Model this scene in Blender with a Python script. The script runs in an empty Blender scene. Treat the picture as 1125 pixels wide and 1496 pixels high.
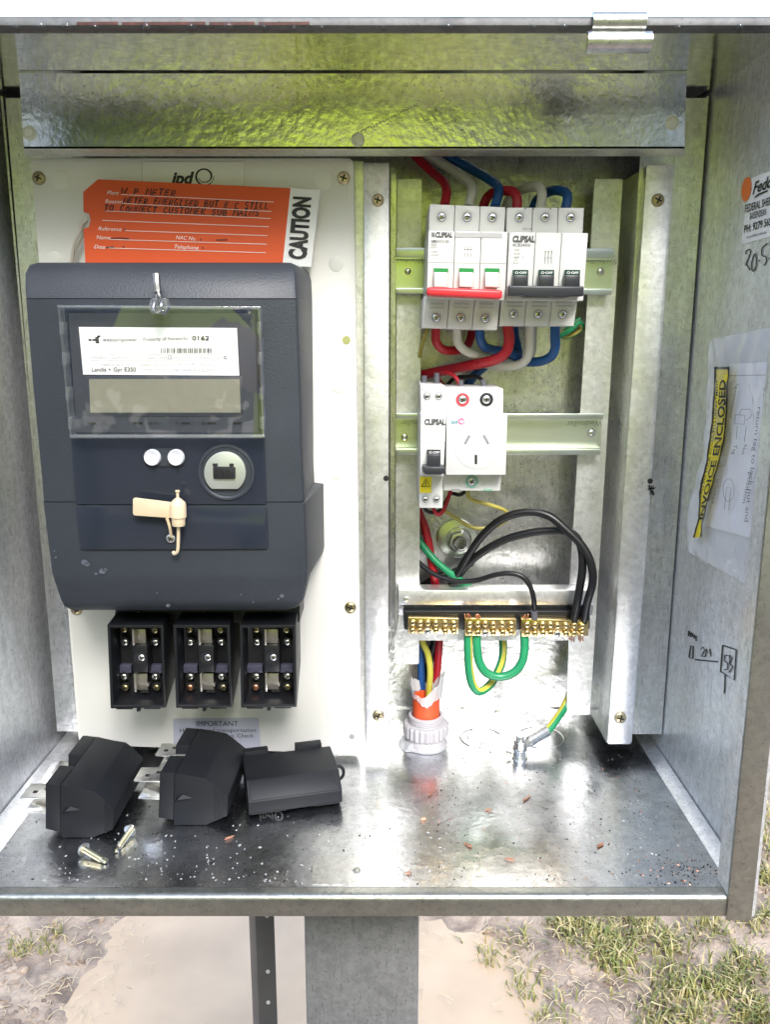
import bpy, bmesh, math, random
from mathutils import Vector, Matrix, noise
random.seed(7)
SC = bpy.context.scene
COL = SC.collection
# ------------------------------------------------------------------ camera, sky, sun, exposure
H = 1.15                                  # camera height above the ground
F, TH = 1190.0, math.radians(12)
cam_d = bpy.data.cameras.new('camera'); cam = bpy.data.objects.new('camera', cam_d); COL.objects.link(cam)
cam.location = (0, 0, H); cam.rotation_euler = (math.radians(90) - TH, 0, 0)
cam_d.sensor_fit = 'HORIZONTAL'; cam_d.sensor_width = 36; cam_d.lens = 36 * F / 1125
cam_d.clip_start = 0.01; cam_d.clip_end = 500
SC.camera = cam
W = bpy.data.worlds.new('World'); SC.world = W; W.use_nodes = True
SUN_EL, SUN_AZ = math.radians(44), math.radians(168)      # azimuth clockwise from +Y
nt = W.node_tree; bg = nt.nodes['Background']
sky = nt.nodes.new('ShaderNodeTexSky'); sky.sky_type = 'NISHITA'; sky.sun_disc = False
sky.sun_elevation = SUN_EL; sky.sun_rotation = SUN_AZ; sky.air_density = 1.2; sky.dust_density = 1.5; sky.ozone_density = 1.0
hs = nt.nodes.new('ShaderNodeHueSaturation'); hs.inputs['Saturation'].default_value = 0.8
nt.links.new(sky.outputs[0], hs.inputs['Color']); nt.links.new(hs.outputs[0], bg.inputs[0]); bg.inputs[1].default_value = 0.15
sl = bpy.data.lights.new('sun', 'SUN'); sl.energy = 1.0; sl.angle = math.radians(20); sl.color = (1, .98, .95)
so = bpy.data.objects.new('sun', sl); COL.objects.link(so)
sdir = Vector((math.sin(SUN_AZ) * math.cos(SUN_EL), math.cos(SUN_AZ) * math.cos(SUN_EL), math.sin(SUN_EL)))
so.rotation_euler = sdir.to_track_quat('Z', 'Y').to_euler(); so.location = (0, -5, 6)
SC.view_settings.view_transform = 'Standard'; SC.view_settings.look = 'None'
SC.view_settings.exposure = 1.85; SC.view_settings.gamma = 1.0; SC.view_settings.use_curve_mapping = False

# ------------------------------------------------------------------ helpers: geometry of the view (pixel of the photo -> point on a plane)
s_, c_ = math.sin(TH), math.cos(TH)
def ray(u, v):
    a = (u - 562.5) / F; b = (v - 748) / F
    return Vector((a, c_ - s_ * b, -s_ - c_ * b))
O = Vector((0, 0, H))
def PY(u, v, Y): d = ray(u, v); return O + d * (Y / d.y)
def PZ(u, v, z): d = ray(u, v); return O + d * ((z - H) / d.z)
def PX(u, v, X): d = ray(u, v); return O + d * (X / d.x)
def pxm(u, v, Y): return Y / ray(u, v).y / F          # metres per pixel there
ZF = PY(562, 1057, .6).z                              # floor of the enclosure
def onY(Y): return lambda u, v: PY(u, v, Y)
def onX(X): return lambda u, v: PX(u, v, X)
def onZ(z): return lambda u, v: PZ(u, v, z)

# ------------------------------------------------------------------ helpers: objects
WM = {}; PAR = {}
ORDER = []
def reg(o, parent, world=None):
    COL.objects.link(o); ORDER.append(o); PAR[o] = parent
    if world is not None: WM[o] = world
    return o
def thing(name, label, cat, group=None):
    o = bpy.data.objects.new(name, None); o.empty_display_size = .02
    reg(o, None); o['label'] = label; o['category'] = cat
    if group: o['group'] = group
    return o
def tag(o, label=None, cat=None, group=None, kind=None):
    for k, v in (('label', label), ('category', cat), ('group', group), ('kind', kind)):
        if v: o[k] = v
    return o
def obj(name, bm, mats, parent=None, smooth=True, angle=35, bevel=0, seg=2):
    if bevel:
        es = [e for e in bm.edges if len(e.link_faces) == 2 and e.calc_face_angle(0) > .4]
        bmesh.ops.bevel(bm, geom=es, offset=bevel, segments=seg, affect='EDGES', clamp_overlap=True, profile=.5)
    me = bpy.data.meshes.new(name)
    bm.to_mesh(me); bm.free()
    for m in (mats if isinstance(mats, (list, tuple)) else [mats]): me.materials.append(m)
    if smooth:
        me.polygons.foreach_set('use_smooth', [True] * len(me.polygons))
        me.set_sharp_from_angle(angle=math.radians(angle))
    o = bpy.data.objects.new(name, me)
    return reg(o, parent)
def inst(name, me, parent, world): return reg(bpy.data.objects.new(name, me), parent, world)
def NB(): return bmesh.new()
def poly3(bm, front, back, mi=0, cap_back=True):
    n = len(front)
    fv = [bm.verts.new(p) for p in front]; bv = [bm.verts.new(p) for p in back]
    fs = [bm.faces.new(fv)]
    if cap_back: fs.append(bm.faces.new(bv[::-1]))
    for i in range(n):
        j = (i + 1) % n; fs.append(bm.faces.new((fv[j], fv[i], bv[i], bv[j])))
    for f in fs: f.material_index = mi
    return fs
def fixn(bm): bmesh.ops.recalc_face_normals(bm, faces=bm.faces[:])
def prism(pts, Yf, Yb, bm=None, mi=0):
    """outline seen at depth Yf, running straight back to Yb"""
    bm = bm or NB()
    fr = [PY(u, v, Yf) for u, v in pts]
    poly3(bm, fr, [Vector((p.x, Yb, p.z)) for p in fr], mi); fixn(bm); return bm
def slab(pts, fn, ext, bm=None, mi=0):
    bm = bm or NB(); fr = [fn(u, v) for u, v in pts]; ext = Vector(ext)
    poly3(bm, fr, [p + ext for p in fr], mi); fixn(bm); return bm
def box(a, b, bm=None, mi=0):
    bm = bm or NB(); x0, y0, z0 = a; x1, y1, z1 = b
    fr = [Vector((x0, y0, z0)), Vector((x1, y0, z0)), Vector((x1, y0, z1)), Vector((x0, y0, z1))]
    poly3(bm, fr, [Vector((p.x, y1, p.z)) for p in fr], mi); fixn(bm); return bm
def rect(u0, v0, u1, v1): return [(u0, v0), (u1, v0), (u1, v1), (u0, v1)]
def rnd(pts, r, n=4):
    out = []; N = len(pts)
    for i in range(N):
        p = Vector(pts[i]).to_2d(); a = Vector(pts[i - 1]).to_2d(); b = Vector(pts[(i + 1) % N]).to_2d()
        ra = min(r, (a - p).length * .45); rb = min(r, (b - p).length * .45)
        p0 = p + (a - p).normalized() * ra; p1 = p + (b - p).normalized() * rb
        for k in range(n + 1):
            t = k / n; q = p0 * (1 - t) ** 2 + p * 2 * t * (1 - t) + p1 * t * t
            out.append((q.x, q.y))
    return out
def ell(u, v, rx, ry=None, n=24, rot=0):
    ry = ry or rx
    return [(u + rx * math.cos(2 * math.pi * k / n + rot), v + ry * math.sin(2 * math.pi * k / n + rot)) for k in range(n)]
def lerp2(a, b, t): return (a[0] + (b[0] - a[0]) * t, a[1] + (b[1] - a[1]) * t)
def quadpt(q, s, t): return lerp2(lerp2(q[0], q[1], s), lerp2(q[3], q[2], s), t)
def subquad(q, s0, t0, s1, t1): return [quadpt(q, s0, t0), quadpt(q, s1, t0), quadpt(q, s1, t1), quadpt(q, s0, t1)]
def spline(P, n=6):
    out = []
    P = [Vector(p) for p in P]
    for i in range(len(P) - 1):
        p0 = P[i - 1] if i else P[0] * 2 - P[1]; p1, p2 = P[i], P[i + 1]
        p3 = P[i + 2] if i + 2 < len(P) else P[-1] * 2 - P[-2]
        for k in range(n):
            t = k / n
            out.append(.5 * ((2 * p1) + (p2 - p0) * t + (2 * p0 - 5 * p1 + 4 * p2 - p3) * t * t + (3 * p1 - p0 - 3 * p2 + p3) * t ** 3))
    out.append(P[-1]); return out
def tube3(bm, pts, r, seg=10, stripe=None, twist=0, mi=0, n=6, cap=True):
    """round tube through 3-D points; stripe = set of side numbers that take material 1; r number or list"""
    P = spline(pts, n) if n > 1 else [Vector(p) for p in pts]
    N = len(P); rings = []
    t = (P[1] - P[0]).normalized(); up = Vector((0, -1, 0))
    if abs(t.dot(up)) > .9: up = Vector((1, 0, 0))
    nrm = (up - t * up.dot(t)).normalized()
    for i in range(N):
        t2 = (P[min(i + 1, N - 1)] - P[max(i - 1, 0)]).normalized()
        nrm = (nrm - t2 * nrm.dot(t2)).normalized(); b = t2.cross(nrm)
        rr = r if not isinstance(r, (list, tuple)) else r[0] + (r[1] - r[0]) * i / (N - 1)
        ring = []
        for k in range(seg):
            a = 2 * math.pi * k / seg + twist * i / N
            ring.append(bm.verts.new(P[i] + (nrm * math.cos(a) + b * math.sin(a)) * rr))
        rings.append(ring)
    for i in range(N - 1):
        for k in range(seg):
            f = bm.faces.new((rings[i][k], rings[i][(k + 1) % seg], rings[i + 1][(k + 1) % seg], rings[i + 1][k]))
            f.material_index = 1 if stripe and k in stripe else mi
    if cap:
        bm.faces.new(rings[0]).material_index = mi; bm.faces.new(rings[-1][::-1]).material_index = mi
    return bm
def lathe(bm, prof, M, seg=20, mi=0, phase=0):
    """prof = [(radius, height)...] about local Z, placed by matrix M"""
    rings = []
    for r, h in prof:
        if r < 1e-7: rings.append([bm.verts.new(M @ Vector((0, 0, h)))])
        else: rings.append([bm.verts.new(M @ Vector((r * math.cos(2 * math.pi * k / seg + phase), r * math.sin(2 * math.pi * k / seg + phase), h))) for k in range(seg)])
    for A, B in zip(rings, rings[1:]):
        for k in range(seg):
            j = (k + 1) % seg
            q = [A[k % len(A)], A[j % len(A)], B[j % len(B)], B[k % len(B)]]
            q = [x for i, x in enumerate(q) if x not in q[:i]]
            if len(q) >= 3: bm.faces.new(q).material_index = mi
    return bm
FACE = Matrix.Rotation(math.radians(90), 4, 'X')      # local Z -> -Y (towards the camera)
def faceM(p, rot=0): return Matrix.Translation(p) @ FACE @ Matrix.Rotation(rot, 4, 'Z')
def cylY(u, v, Yf, Yb, r, bm=None, seg=20, mi=0):
    bm = bm or NB(); p = PY(u, v, Yf); k = pxm(u, v, Yf)
    M = faceM(Vector((p.x, Yb, p.z))); lathe(bm, [(0, 0), (r * k, 0), (r * k, Yb - Yf), (0, Yb - Yf)], M, seg, mi); fixn(bm); return bm
# flat print on a surface: 2-D polygons mapped by fn(u, v) -> point
def decal(name, polys, fn, m, parent, lift=(0, -.0003, 0)):
    bm = NB(); L = Vector(lift)
    for P in polys:
        vs = [bm.verts.new(fn(u, v) + L) for u, v in P]
        f = bm.faces.new(vs)
    bmesh.ops.triangulate(bm, faces=[f for f in bm.faces if len(f.verts) > 4])
    return obj(name, bm, m, parent, smooth=False)
def stroke(pts, w):
    out = []
    n = len(pts); L = []; R = []
    for i in range(n):
        a = Vector(pts[max(i - 1, 0)]); b = Vector(pts[min(i + 1, n - 1)]); d = (b - a)
        if d.length < 1e-6: d = Vector((1, 0))
        d.normalize(); p = Vector(pts[i]); nn = Vector((-d.y, d.x)) * w / 2
        L.append(p + nn); R.append(p - nn)
    for i in range(n - 1): out.append([tuple(L[i]), tuple(L[i + 1]), tuple(R[i + 1]), tuple(R[i])])
    return out
def ring2(u, v, rx, ry, w, n=32, a0=0, a1=2 * math.pi):
    return stroke([(u + rx * math.cos(a0 + (a1 - a0) * k / n), v + ry * math.sin(a0 + (a1 - a0) * k / n)) for k in range(n + 1)], w)
def text(s, p0, p1, h, fn, m, parent, lift=(0, -.0004, 0), up=None, bold=0, shear=0, name='lettering', space=1.0):
    """one line of print: baseline p0 -> p1 and letter height h, all in the 2-D domain of fn"""
    cu = bpy.data.curves.new('t', 'FONT'); cu.body = s; cu.offset = bold; cu.shear = shear; cu.resolution_u = 3; cu.space_character = space
    to = bpy.data.objects.new('t', cu); COL.objects.link(to)
    dg = bpy.context.evaluated_depsgraph_get(); me = bpy.data.meshes.new_from_object(to.evaluated_get(dg), depsgraph=dg)
    bpy.data.objects.remove(to); bpy.data.curves.remove(cu)
    xs = [v.co.x for v in me.vertices]
    if not xs: return None
    x0, x1 = min(xs), max(xs); cap = .70
    a = Vector(p0); d = Vector(p1) - a
    U = Vector(up) if up else Vector((d.y, -d.x)).normalized()
    L = Vector(lift)
    for v in me.vertices:
        q = a + d * ((v.co.x - x0) / (x1 - x0)) + U * (h * v.co.y / cap)
        v.co = fn(q.x, q.y) + L
    me.name = name; me.materials.clear(); me.materials.append(m)
    return reg(bpy.data.objects.new(name, me), parent)
GLY = {'A': [[(0, 1), (.45, 0), (.9, 1)], [(.2, .62), (.75, .6)]], 'B': [[(.1, 1), (.1, 0), (.6, .1), (.6, .4), (.1, .5), (.75, .6), (.7, .9), (.1, 1)]],
 'C': [[(.75, .15), (.3, .05), (.05, .5), (.3, .95), (.8, .9)]], 'D': [[(.1, 1), (.15, 0), (.7, .2), (.75, .7), (.1, 1)]],
 'E': [[(.8, .05), (.15, .05), (.05, .95), (.75, .95)], [(.1, .5), (.65, .48)]], 'G': [[(.75, .1), (.3, .05), (.05, .5), (.3, .95), (.75, .9), (.75, .55), (.45, .55)]],
 'I': [[(.3, 0), (.3, 1)], [(.05, .02), (.6, 0)], [(.05, 1), (.6, .98)]], 'L': [[(.15, 0), (.1, .95), (.7, .95)]], 'M': [[(0, 1), (.15, 0), (.45, .7), (.8, 0), (.9, 1)]],
 'N': [[(0, 1), (.1, 0), (.7, 1), (.8, 0)]], 'O': [[(.4, 0), (.05, .4), (.25, .95), (.65, .9), (.75, .35), (.4, 0)]], 'P': [[(.15, 1), (.15, 0), (.7, .1), (.65, .45), (.15, .55)]],
 'R': [[(.1, 1), (.12, 0), (.7, .1), (.65, .42), (.12, .5), (.8, 1)]], 'S': [[(.75, .1), (.25, .05), (.15, .4), (.7, .6), (.6, .95), (.05, .9)]],
 'T': [[(0, .05), (.85, 0)], [(.42, 0), (.4, 1)]], 'U': [[(.08, 0), (.1, .8), (.4, 1), (.7, .8), (.75, 0)]], 'W': [[(0, 0), (.2, 1), (.45, .35), (.7, 1), (.95, 0)]],
 '.': [[(.2, .92), (.32, 1)]], ' ': []}
def handwrite(s, p0, p1, h, w, fn, m, parent, lift=(0, -.0003, 0), name='handwriting'):
    rr = random.Random(len(s)); a = Vector(p0); d = Vector(p1) - a; n = len(s); polys = []
    U = Vector((d.y, -d.x)).normalized(); slot = 1 / n
    for i, ch in enumerate(s):
        j = rr.uniform(-.1, .1) * h; k = rr.uniform(.85, 1.08)
        for st in GLY.get(ch, []):
            pts = []
            for x, y in st:
                q = a + d * (i * slot + x * slot * .92) + U * ((1 - y) * h * k + j) + d.normalized() * (1 - y) * h * .18
                pts.append((q.x, q.y))
            polys += stroke(pts, w)
    return decal(name, polys, fn, m, parent, lift)

# ------------------------------------------------------------------ materials
def hexc(h):
    h = h.lstrip('#'); f = lambda x: x / 12.92 if x <= .04045 else ((x + .055) / 1.055) ** 2.4
    return tuple(f(int(h[i:i + 2], 16) / 255) for i in (0, 2, 4)) + (1,)
def mat(name, col, rough=.5, metal=0, var=0, vs=40, bump=0, bs=300, bd=.0004, rvar=0, spec=.5, coat=0, sheen=0, sss=0):
    m = bpy.data.materials.new(name); m.use_nodes = True; nt = m.node_tree; b = nt.nodes['Principled BSDF']
    c = hexc(col) if isinstance(col, str) else tuple(col) + ((1,) if len(col) == 3 else ())
    b.inputs['Base Color'].default_value = c; b.inputs['Roughness'].default_value = rough; b.inputs['Metallic'].default_value = metal
    b.inputs['Specular IOR Level'].default_value = spec; b.inputs['Coat Weight'].default_value = coat
    tc = nt.nodes.new('ShaderNodeTexCoord')
    if var or rvar:
        nz = nt.nodes.new('ShaderNodeTexNoise'); nz.inputs['Scale'].default_value = vs; nz.inputs['Detail'].default_value = 6
        nt.links.new(tc.outputs['Object'], nz.inputs['Vector'])
        if var:
            mr = nt.nodes.new('ShaderNodeMapRange'); mr.inputs[1].default_value = .3; mr.inputs[2].default_value = .7
            mr.inputs[3].default_value = 1 - var; mr.inputs[4].default_value = 1 + var
            nt.links.new(nz.outputs['Fac'], mr.inputs[0])
            mx = nt.nodes.new('ShaderNodeVectorMath'); mx.operation = 'SCALE'; mx.inputs[0].default_value = c[:3]
            nt.links.new(mr.outputs[0], mx.inputs['Scale']); nt.links.new(mx.outputs[0], b.inputs['Base Color'])
        if rvar:
            mr2 = nt.nodes.new('ShaderNodeMapRange'); mr2.inputs[1].default_value = .3; mr2.inputs[2].default_value = .7
            mr2.inputs[3].default_value = max(.02, rough - rvar); mr2.inputs[4].default_value = rough + rvar
            nt.links.new(nz.outputs['Fac'], mr2.inputs[0]); nt.links.new(mr2.outputs[0], b.inputs['Roughness'])
    if bump:
        nb = nt.nodes.new('ShaderNodeTexNoise'); nb.inputs['Scale'].default_value = bs; nb.inputs['Detail'].default_value = 3
        bp = nt.nodes.new('ShaderNodeBump'); bp.inputs['Strength'].default_value = bump; bp.inputs['Distance'].default_value = bd
        nt.links.new(tc.outputs['Object'], nb.inputs['Vector']); nt.links.new(nb.outputs['Fac'], bp.inputs['Height']); nt.links.new(bp.outputs[0], b.inputs['Normal'])
    return m
def galv(name, base=.62, rough=.34, bump=.35, bs=190, specks=.5, tint=(1, 1, 1), smear=.05, dirt=0, metal=1.0, streak=0):
    """hot-dip zinc: orange-peel relief, small spangle, dark pin specks, smeared gloss"""
    m = bpy.data.materials.new(name); m.use_nodes = True; nt = m.node_tree; b = nt.nodes['Principled BSDF']; L = nt.links.new
    N = nt.nodes.new; tc = N('ShaderNodeTexCoord')
    b.inputs['Metallic'].default_value = metal
    mp = N('ShaderNodeMapping'); mp.inputs['Scale'].default_value = (1, 1, .14); L(tc.outputs['Object'], mp.inputs['Vector'])
    def nz(scale, det=3, dist=0, st=False):
        n = N('ShaderNodeTexNoise'); n.inputs['Scale'].default_value = scale; n.inputs['Detail'].default_value = det; n.inputs['Distortion'].default_value = dist
        L(mp.outputs[0] if st else tc.outputs['Object'], n.inputs['Vector']); return n.outputs['Fac']
    def mr(x, a, bb, c, d):
        n = N('ShaderNodeMapRange'); L(x, n.inputs[0])
        for i, q in enumerate((a, bb, c, d)): n.inputs[i + 1].default_value = q
        return n.outputs[0]
    def mul(x, y):
        n = N('ShaderNodeMath'); n.operation = 'MULTIPLY'; L(x, n.inputs[0])
        if isinstance(y, (int, float)): n.inputs[1].default_value = y
        else: L(y, n.inputs[1])
        return n.outputs[0]
    vor = N('ShaderNodeTexVoronoi'); vor.inputs['Scale'].default_value = 330; L(tc.outputs['Object'], vor.inputs['Vector'])
    sep = N('ShaderNodeSeparateColor'); L(vor.outputs['Color'], sep.inputs[0])
    val = mul(mr(sep.outputs[0], 0, 1, .90, 1.07), mr(nz(120, 4), .3, .7, .93, 1.05))
    val = mul(val, mr(nz(700, 2), .30, .36, 1 - specks, 1))
    if streak:
        val = mul(val, mr(nz(620, 2, 0, True), .32, .40, 1 - streak, 1)); val = mul(val, mr(nz(150, 4, 0, True), .3, .7, 1 - streak * .35, 1 + streak * .2))
    if dirt: val = mul(val, mr(nz(28, 7, .6), .55, .75, 1, 1 - dirt))
    sc = N('ShaderNodeVectorMath'); sc.operation = 'SCALE'; sc.inputs[0].default_value = [base * t for t in tint]
    L(val, sc.inputs['Scale']); L(sc.outputs[0], b.inputs['Base Color'])
    L(mr(nz(40, 4, .2), .3, .7, max(.04, rough - smear), rough + smear), b.inputs['Roughness'])
    bp = N('ShaderNodeBump'); bp.inputs['Strength'].default_value = bump; bp.inputs['Distance'].default_value = .0006
    L(nz(bs, 2), bp.inputs['Height']); L(bp.outputs[0], b.inputs['Normal'])
    return m
def glassy(name, tint=(1, 1, 1), tr=.9, rough=.03, f0=1.5, haze=0):
    """thin clear plastic sheet: see-through with mirror reflection rising at grazing angles"""
    m = bpy.data.materials.new(name); m.use_nodes = True; nt = m.node_tree; nt.nodes.remove(nt.nodes['Principled BSDF']); L = nt.links.new; N = nt.nodes.new
    out = nt.nodes['Material Output']; fr = N('ShaderNodeFresnel'); fr.inputs['IOR'].default_value = f0
    t = N('ShaderNodeBsdfTransparent'); t.inputs[0].default_value = (*[q * tr for q in tint], 1)
    g = N('ShaderNodeBsdfGlossy'); g.inputs['Roughness'].default_value = rough; g.inputs[0].default_value = (.95, .95, .95, 1)
    mx = N('ShaderNodeMixShader'); ge = N('ShaderNodeNewGeometry'); inv = N('ShaderNodeMath'); inv.operation = 'SUBTRACT'; inv.inputs[0].default_value = 1; L(ge.outputs['Backfacing'], inv.inputs[1])
    fm = N('ShaderNodeMath'); fm.operation = 'MULTIPLY'; L(fr.outputs[0], fm.inputs[0]); L(inv.outputs[0], fm.inputs[1]); L(fm.outputs[0], mx.inputs[0]); L(t.outputs[0], mx.inputs[1]); L(g.outputs[0], mx.inputs[2])
    last = mx
    if haze:
        d = N('ShaderNodeBsdfDiffuse'); d.inputs[0].default_value = (.85, .86, .88, 1)
        m2 = N('ShaderNodeMixShader'); m2.inputs[0].default_value = haze; L(mx.outputs[0], m2.inputs[1]); L(d.outputs[0], m2.inputs[2]); last = m2
    L(last.outputs[0], out.inputs['Surface']); return m
M = {}
M['galv'] = galv('galvanised_sheet', .72, .31, .6, 170, streak=.25)
M['galv_plate'] = galv('galvanised_plate', .84, .23, .42, 230, .4)
M['galv_roof'] = galv('galvanised_roof', .86, .12, .18, 200, .2, smear=.03)
M['galv_rail'] = galv('galvanised_rail', .85, .46, .3, 220, .2)
M['galv_floor'] = galv('galvanised_floor', .62, .27, .30, 190, .6, smear=.08, dirt=.3, tint=(.97, .99, 1.03))
M['galv_wall'] = galv('galvanised_wall', .88, .36, .5, 190, .4, streak=.2, metal=.65, tint=(.97, .99, 1.03))
M['galv_rim'] = galv('galvanised_rim', .42, .40, .4, 260, .3, tint=(1, 1.01, .92))
M['lip'] = galv('shaded_lip', .13, .55, .8, 120, .4, dirt=.5, metal=.3)  # shade on the lip is put into this darker, duller colour
M['zinc'] = mat('zinc_plate', (.78, .80, .76), .3, 1, var=.08, bump=.1)
M['hinge'] = galv('wet_hinge', .55, .3, .4, 200, .3)
M['bolt'] = mat('dull_bolt', (.72, .72, .68), .5, .5, var=.1, vs=200)
M['din'] = mat('passivated_rail', (.80, .86, .76), .3, 1, var=.05, vs=30)
M['steel'] = mat('bright_steel', (.75, .75, .74), .25, 1, var=.1, vs=200)
M['tin'] = mat('tinned_copper', (.93, .92, .88), .26, .92, var=.12, vs=150, bump=.5, bs=200, bd=.0008)
M['brass'] = mat('brass', (.70, .53, .25), .24, 1, var=.15, vs=250)
M['brass_screw'] = mat('brass_screw', (.72, .60, .38), .3, 1, var=.15, vs=300)
M['old_brass'] = mat('tarnished_screw', (.42, .36, .20), .35, 1, var=.2, vs=300)
M['copper'] = mat('copper', (.70, .34, .22), .35, 1, var=.2, vs=300)
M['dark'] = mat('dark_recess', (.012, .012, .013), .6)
M['black'] = mat('black_moulding', (.006, .0065, .0085), .42, var=.15, vs=60, bump=.1, bs=900, bd=.0002)
M['black_soft'] = mat('black_carrier', (.0065, .0075, .0105), .55, var=.18, vs=35, bump=.15, bs=900, bd=.0002)
M['board'] = mat('cream_board', (.80, .79, .745), .42, var=.06, vs=6, bump=.05, bs=120)
M['meter'] = mat('meter_case', (.033, .039, .050), .48, var=.08, vs=20, bump=.7, bs=850, bd=.0003, rvar=.05)
M['meter_gloss'] = mat('meter_front', (.026, .032, .046), .16, var=.06, vs=15, rvar=.05)
M['meter_inner'] = mat('meter_display_panel', (.05, .055, .07), .4, var=.05)
M['clear'] = glassy('clear_cover', (1, 1, 1), .99, .02, 1.8)
M['clear_edge'] = glassy('clear_edge', (.95, .97, 1), .95, .05, 1.8, .07)
M['lcd'] = mat('lcd', (.25, .245, .19), .25, var=.04, vs=30)
M['white'] = mat('white_plastic', (.66, .66, .64), .38, var=.03, vs=20, bump=.04)
M['white_grey'] = mat('pale_grey_plastic', (.56, .56, .54), .42, var=.03, vs=20)
M['side_grey'] = mat('grey_plastic', (.30, .30, .31), .5)
M['label_white'] = mat('white_label', (.88, .88, .88), .35)
M['label_grey'] = mat('silver_label', (.48, .49, .58), .4, var=.04)
M['print'] = mat('black_print', (.015, .015, .018), .5)
M['print_mid'] = mat('dark_grey_print', (.09, .09, .095), .5)
M['print_grey'] = mat('grey_print', (.20, .20, .21), .5)
M['slot_grey'] = mat('slot_shade_plastic', (.27, .27, .28), .5)
M['print_pale'] = mat('pale_print', (.48, .48, .48), .5)
M['emboss'] = mat('faint_print', (.44, .48, .42), .4, .6)
M['white_print'] = mat('white_print', (.85, .80, .76), .5)
M['ink'] = mat('pen_ink', (.03, .006, .006), .5)
M['marker'] = mat('black_marker', (.02, .02, .018), .5)
M['orange'] = mat('orange_card', (.68, .085, .012), .55, var=.04, vs=12)
M['card_white'] = mat('white_card', (.80, .80, .79), .5)
M['dot_orange'] = mat('orange_dot', (.80, .20, .04), .5)
M['string'] = mat('string', (.55, .50, .43), .8)
M['red'] = mat('red_insulation', (.42, .012, .022), .36, var=.06, rvar=.1, vs=70, bump=.35, bs=90, bd=.0007)
M['red_bar'] = mat('red_handle', (.72, .035, .045), .35)
M['white_cable'] = mat('white_insulation', (.66, .64, .57), .4, var=.05, rvar=.1, vs=70, bump=.35, bs=90, bd=.0007)
M['blue'] = mat('blue_insulation', (.012, .085, .28), .36, var=.08, rvar=.1, vs=70, bump=.35, bs=90, bd=.0007)
M['navy'] = mat('navy_insulation', (.010, .022, .085), .36)
M['cable_black'] = mat('black_insulation', (.006, .006, .007), .42, var=.1, rvar=.1, vs=70, bump=.35, bs=90, bd=.0007)
M['green'] = mat('green_insulation', (.015, .26, .105), .38, var=.05, rvar=.1, vs=70, bump=.35, bs=90, bd=.0007)
M['yellow'] = mat('yellow_insulation', (.55, .50, .07), .38, rvar=.1, vs=70, bump=.35, bs=90, bd=.0007)
M['thin_yellow'] = mat('olive_yellow_insulation', (.50, .43, .10), .4)
M['ferrule'] = mat('grey_ferrule', (.12, .12, .14), .5)
M['toggle'] = mat('black_toggle', (.028, .030, .036), .35)
M['flag_green'] = mat('green_flag', (.015, .23, .05), .4)
M['dark_green'] = mat('dark_green_band', (.006, .05, .035), .4)
M['ring_red'] = mat('red_ring', (.60, .07, .09), .4)
M['ring_green'] = mat('green_ring', (.25, .50, .38), .4)
M['warn'] = mat('yellow_warning', (.85, .70, .03), .45)
M['teal'] = mat('teal_print', (.02, .30, .38), .5)
M['pink'] = mat('pink_print', (.75, .12, .36), .5)
M['cream_seal'] = mat('cream_seal', (.76, .60, .40), .5, var=.04, vs=80, bump=.15, bs=500)
M['lead'] = mat('lead_seal', (.42, .41, .39), .4, 1, var=.15, vs=300, bump=.4)
M['button'] = mat('button', (.72, .73, .80), .35)
M['port_metal'] = mat('port_plate', (.62, .65, .60), .4, .7, var=.05)
M['lavender'] = mat('lavender_web', (.055, .055, .09), .4)
M['dull_clip'] = mat('dull_clip', (.60, .57, .52), .38, 1, var=.15, vs=120)
M['gland'] = mat('grey_pvc', (.47, .45, .47), .42, var=.03)
M['conduit'] = mat('orange_conduit', (.72, .10, .03), .45, var=.12, vs=60)
M['sheath'] = glassy('torn_plastic', (.95, .95, .97), .75, .3, 1.45, .55)
M['silicone'] = glassy('clear_sealant', (.9, .92, .96), .9, .3, 1.2, .4)
M['pouch'] = glassy('plastic_pouch', (.98, .98, 1), .96, .10, 1.5, .13)
M['pouch_back'] = glassy('milky_pouch_back', (.97, .97, 1), .9, .12, 1.6, .72)
M['paper'] = mat('paper', (.90, .90, .95), .6)
M['paper_print'] = mat('purple_print', (.02, .005, .018), .6)
M['water'] = glassy('water_drop', (1, 1, 1), .92, .0, 1.33)
M['post'] = galv('weathered_grey_post', .25, .6, .6, 260, .5, metal=.25, streak=.22, dirt=.3)
M['picket'] = mat('steel_picket', (.16, .165, .17), .42, .8, var=.15, vs=25)
M['reflection_red'] = mat('red_reflection', (.075, .022, .017), .45, var=.6, vs=160)
M['chip'] = mat('pale_debris', (.55, .55, .54), .6)
M['patch'] = galv('floor_patch', .62, .24, .25, 160, .4)
M['vest'] = mat('high_visibility_cloth', (.80, .86, .05), .75, var=.15, vs=9)
M['trousers'] = mat('navy_trousers', (.02, .025, .045), .8, var=.2)
M['skin'] = mat('skin', (.50, .30, .21), .5)
M['hair'] = mat('brown_hair', (.035, .022, .014), .6)
M['boot'] = mat('tan_boots', (.16, .09, .04), .6)
M['phone'] = mat('phone_glass', (.01, .01, .012), .12)

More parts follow.
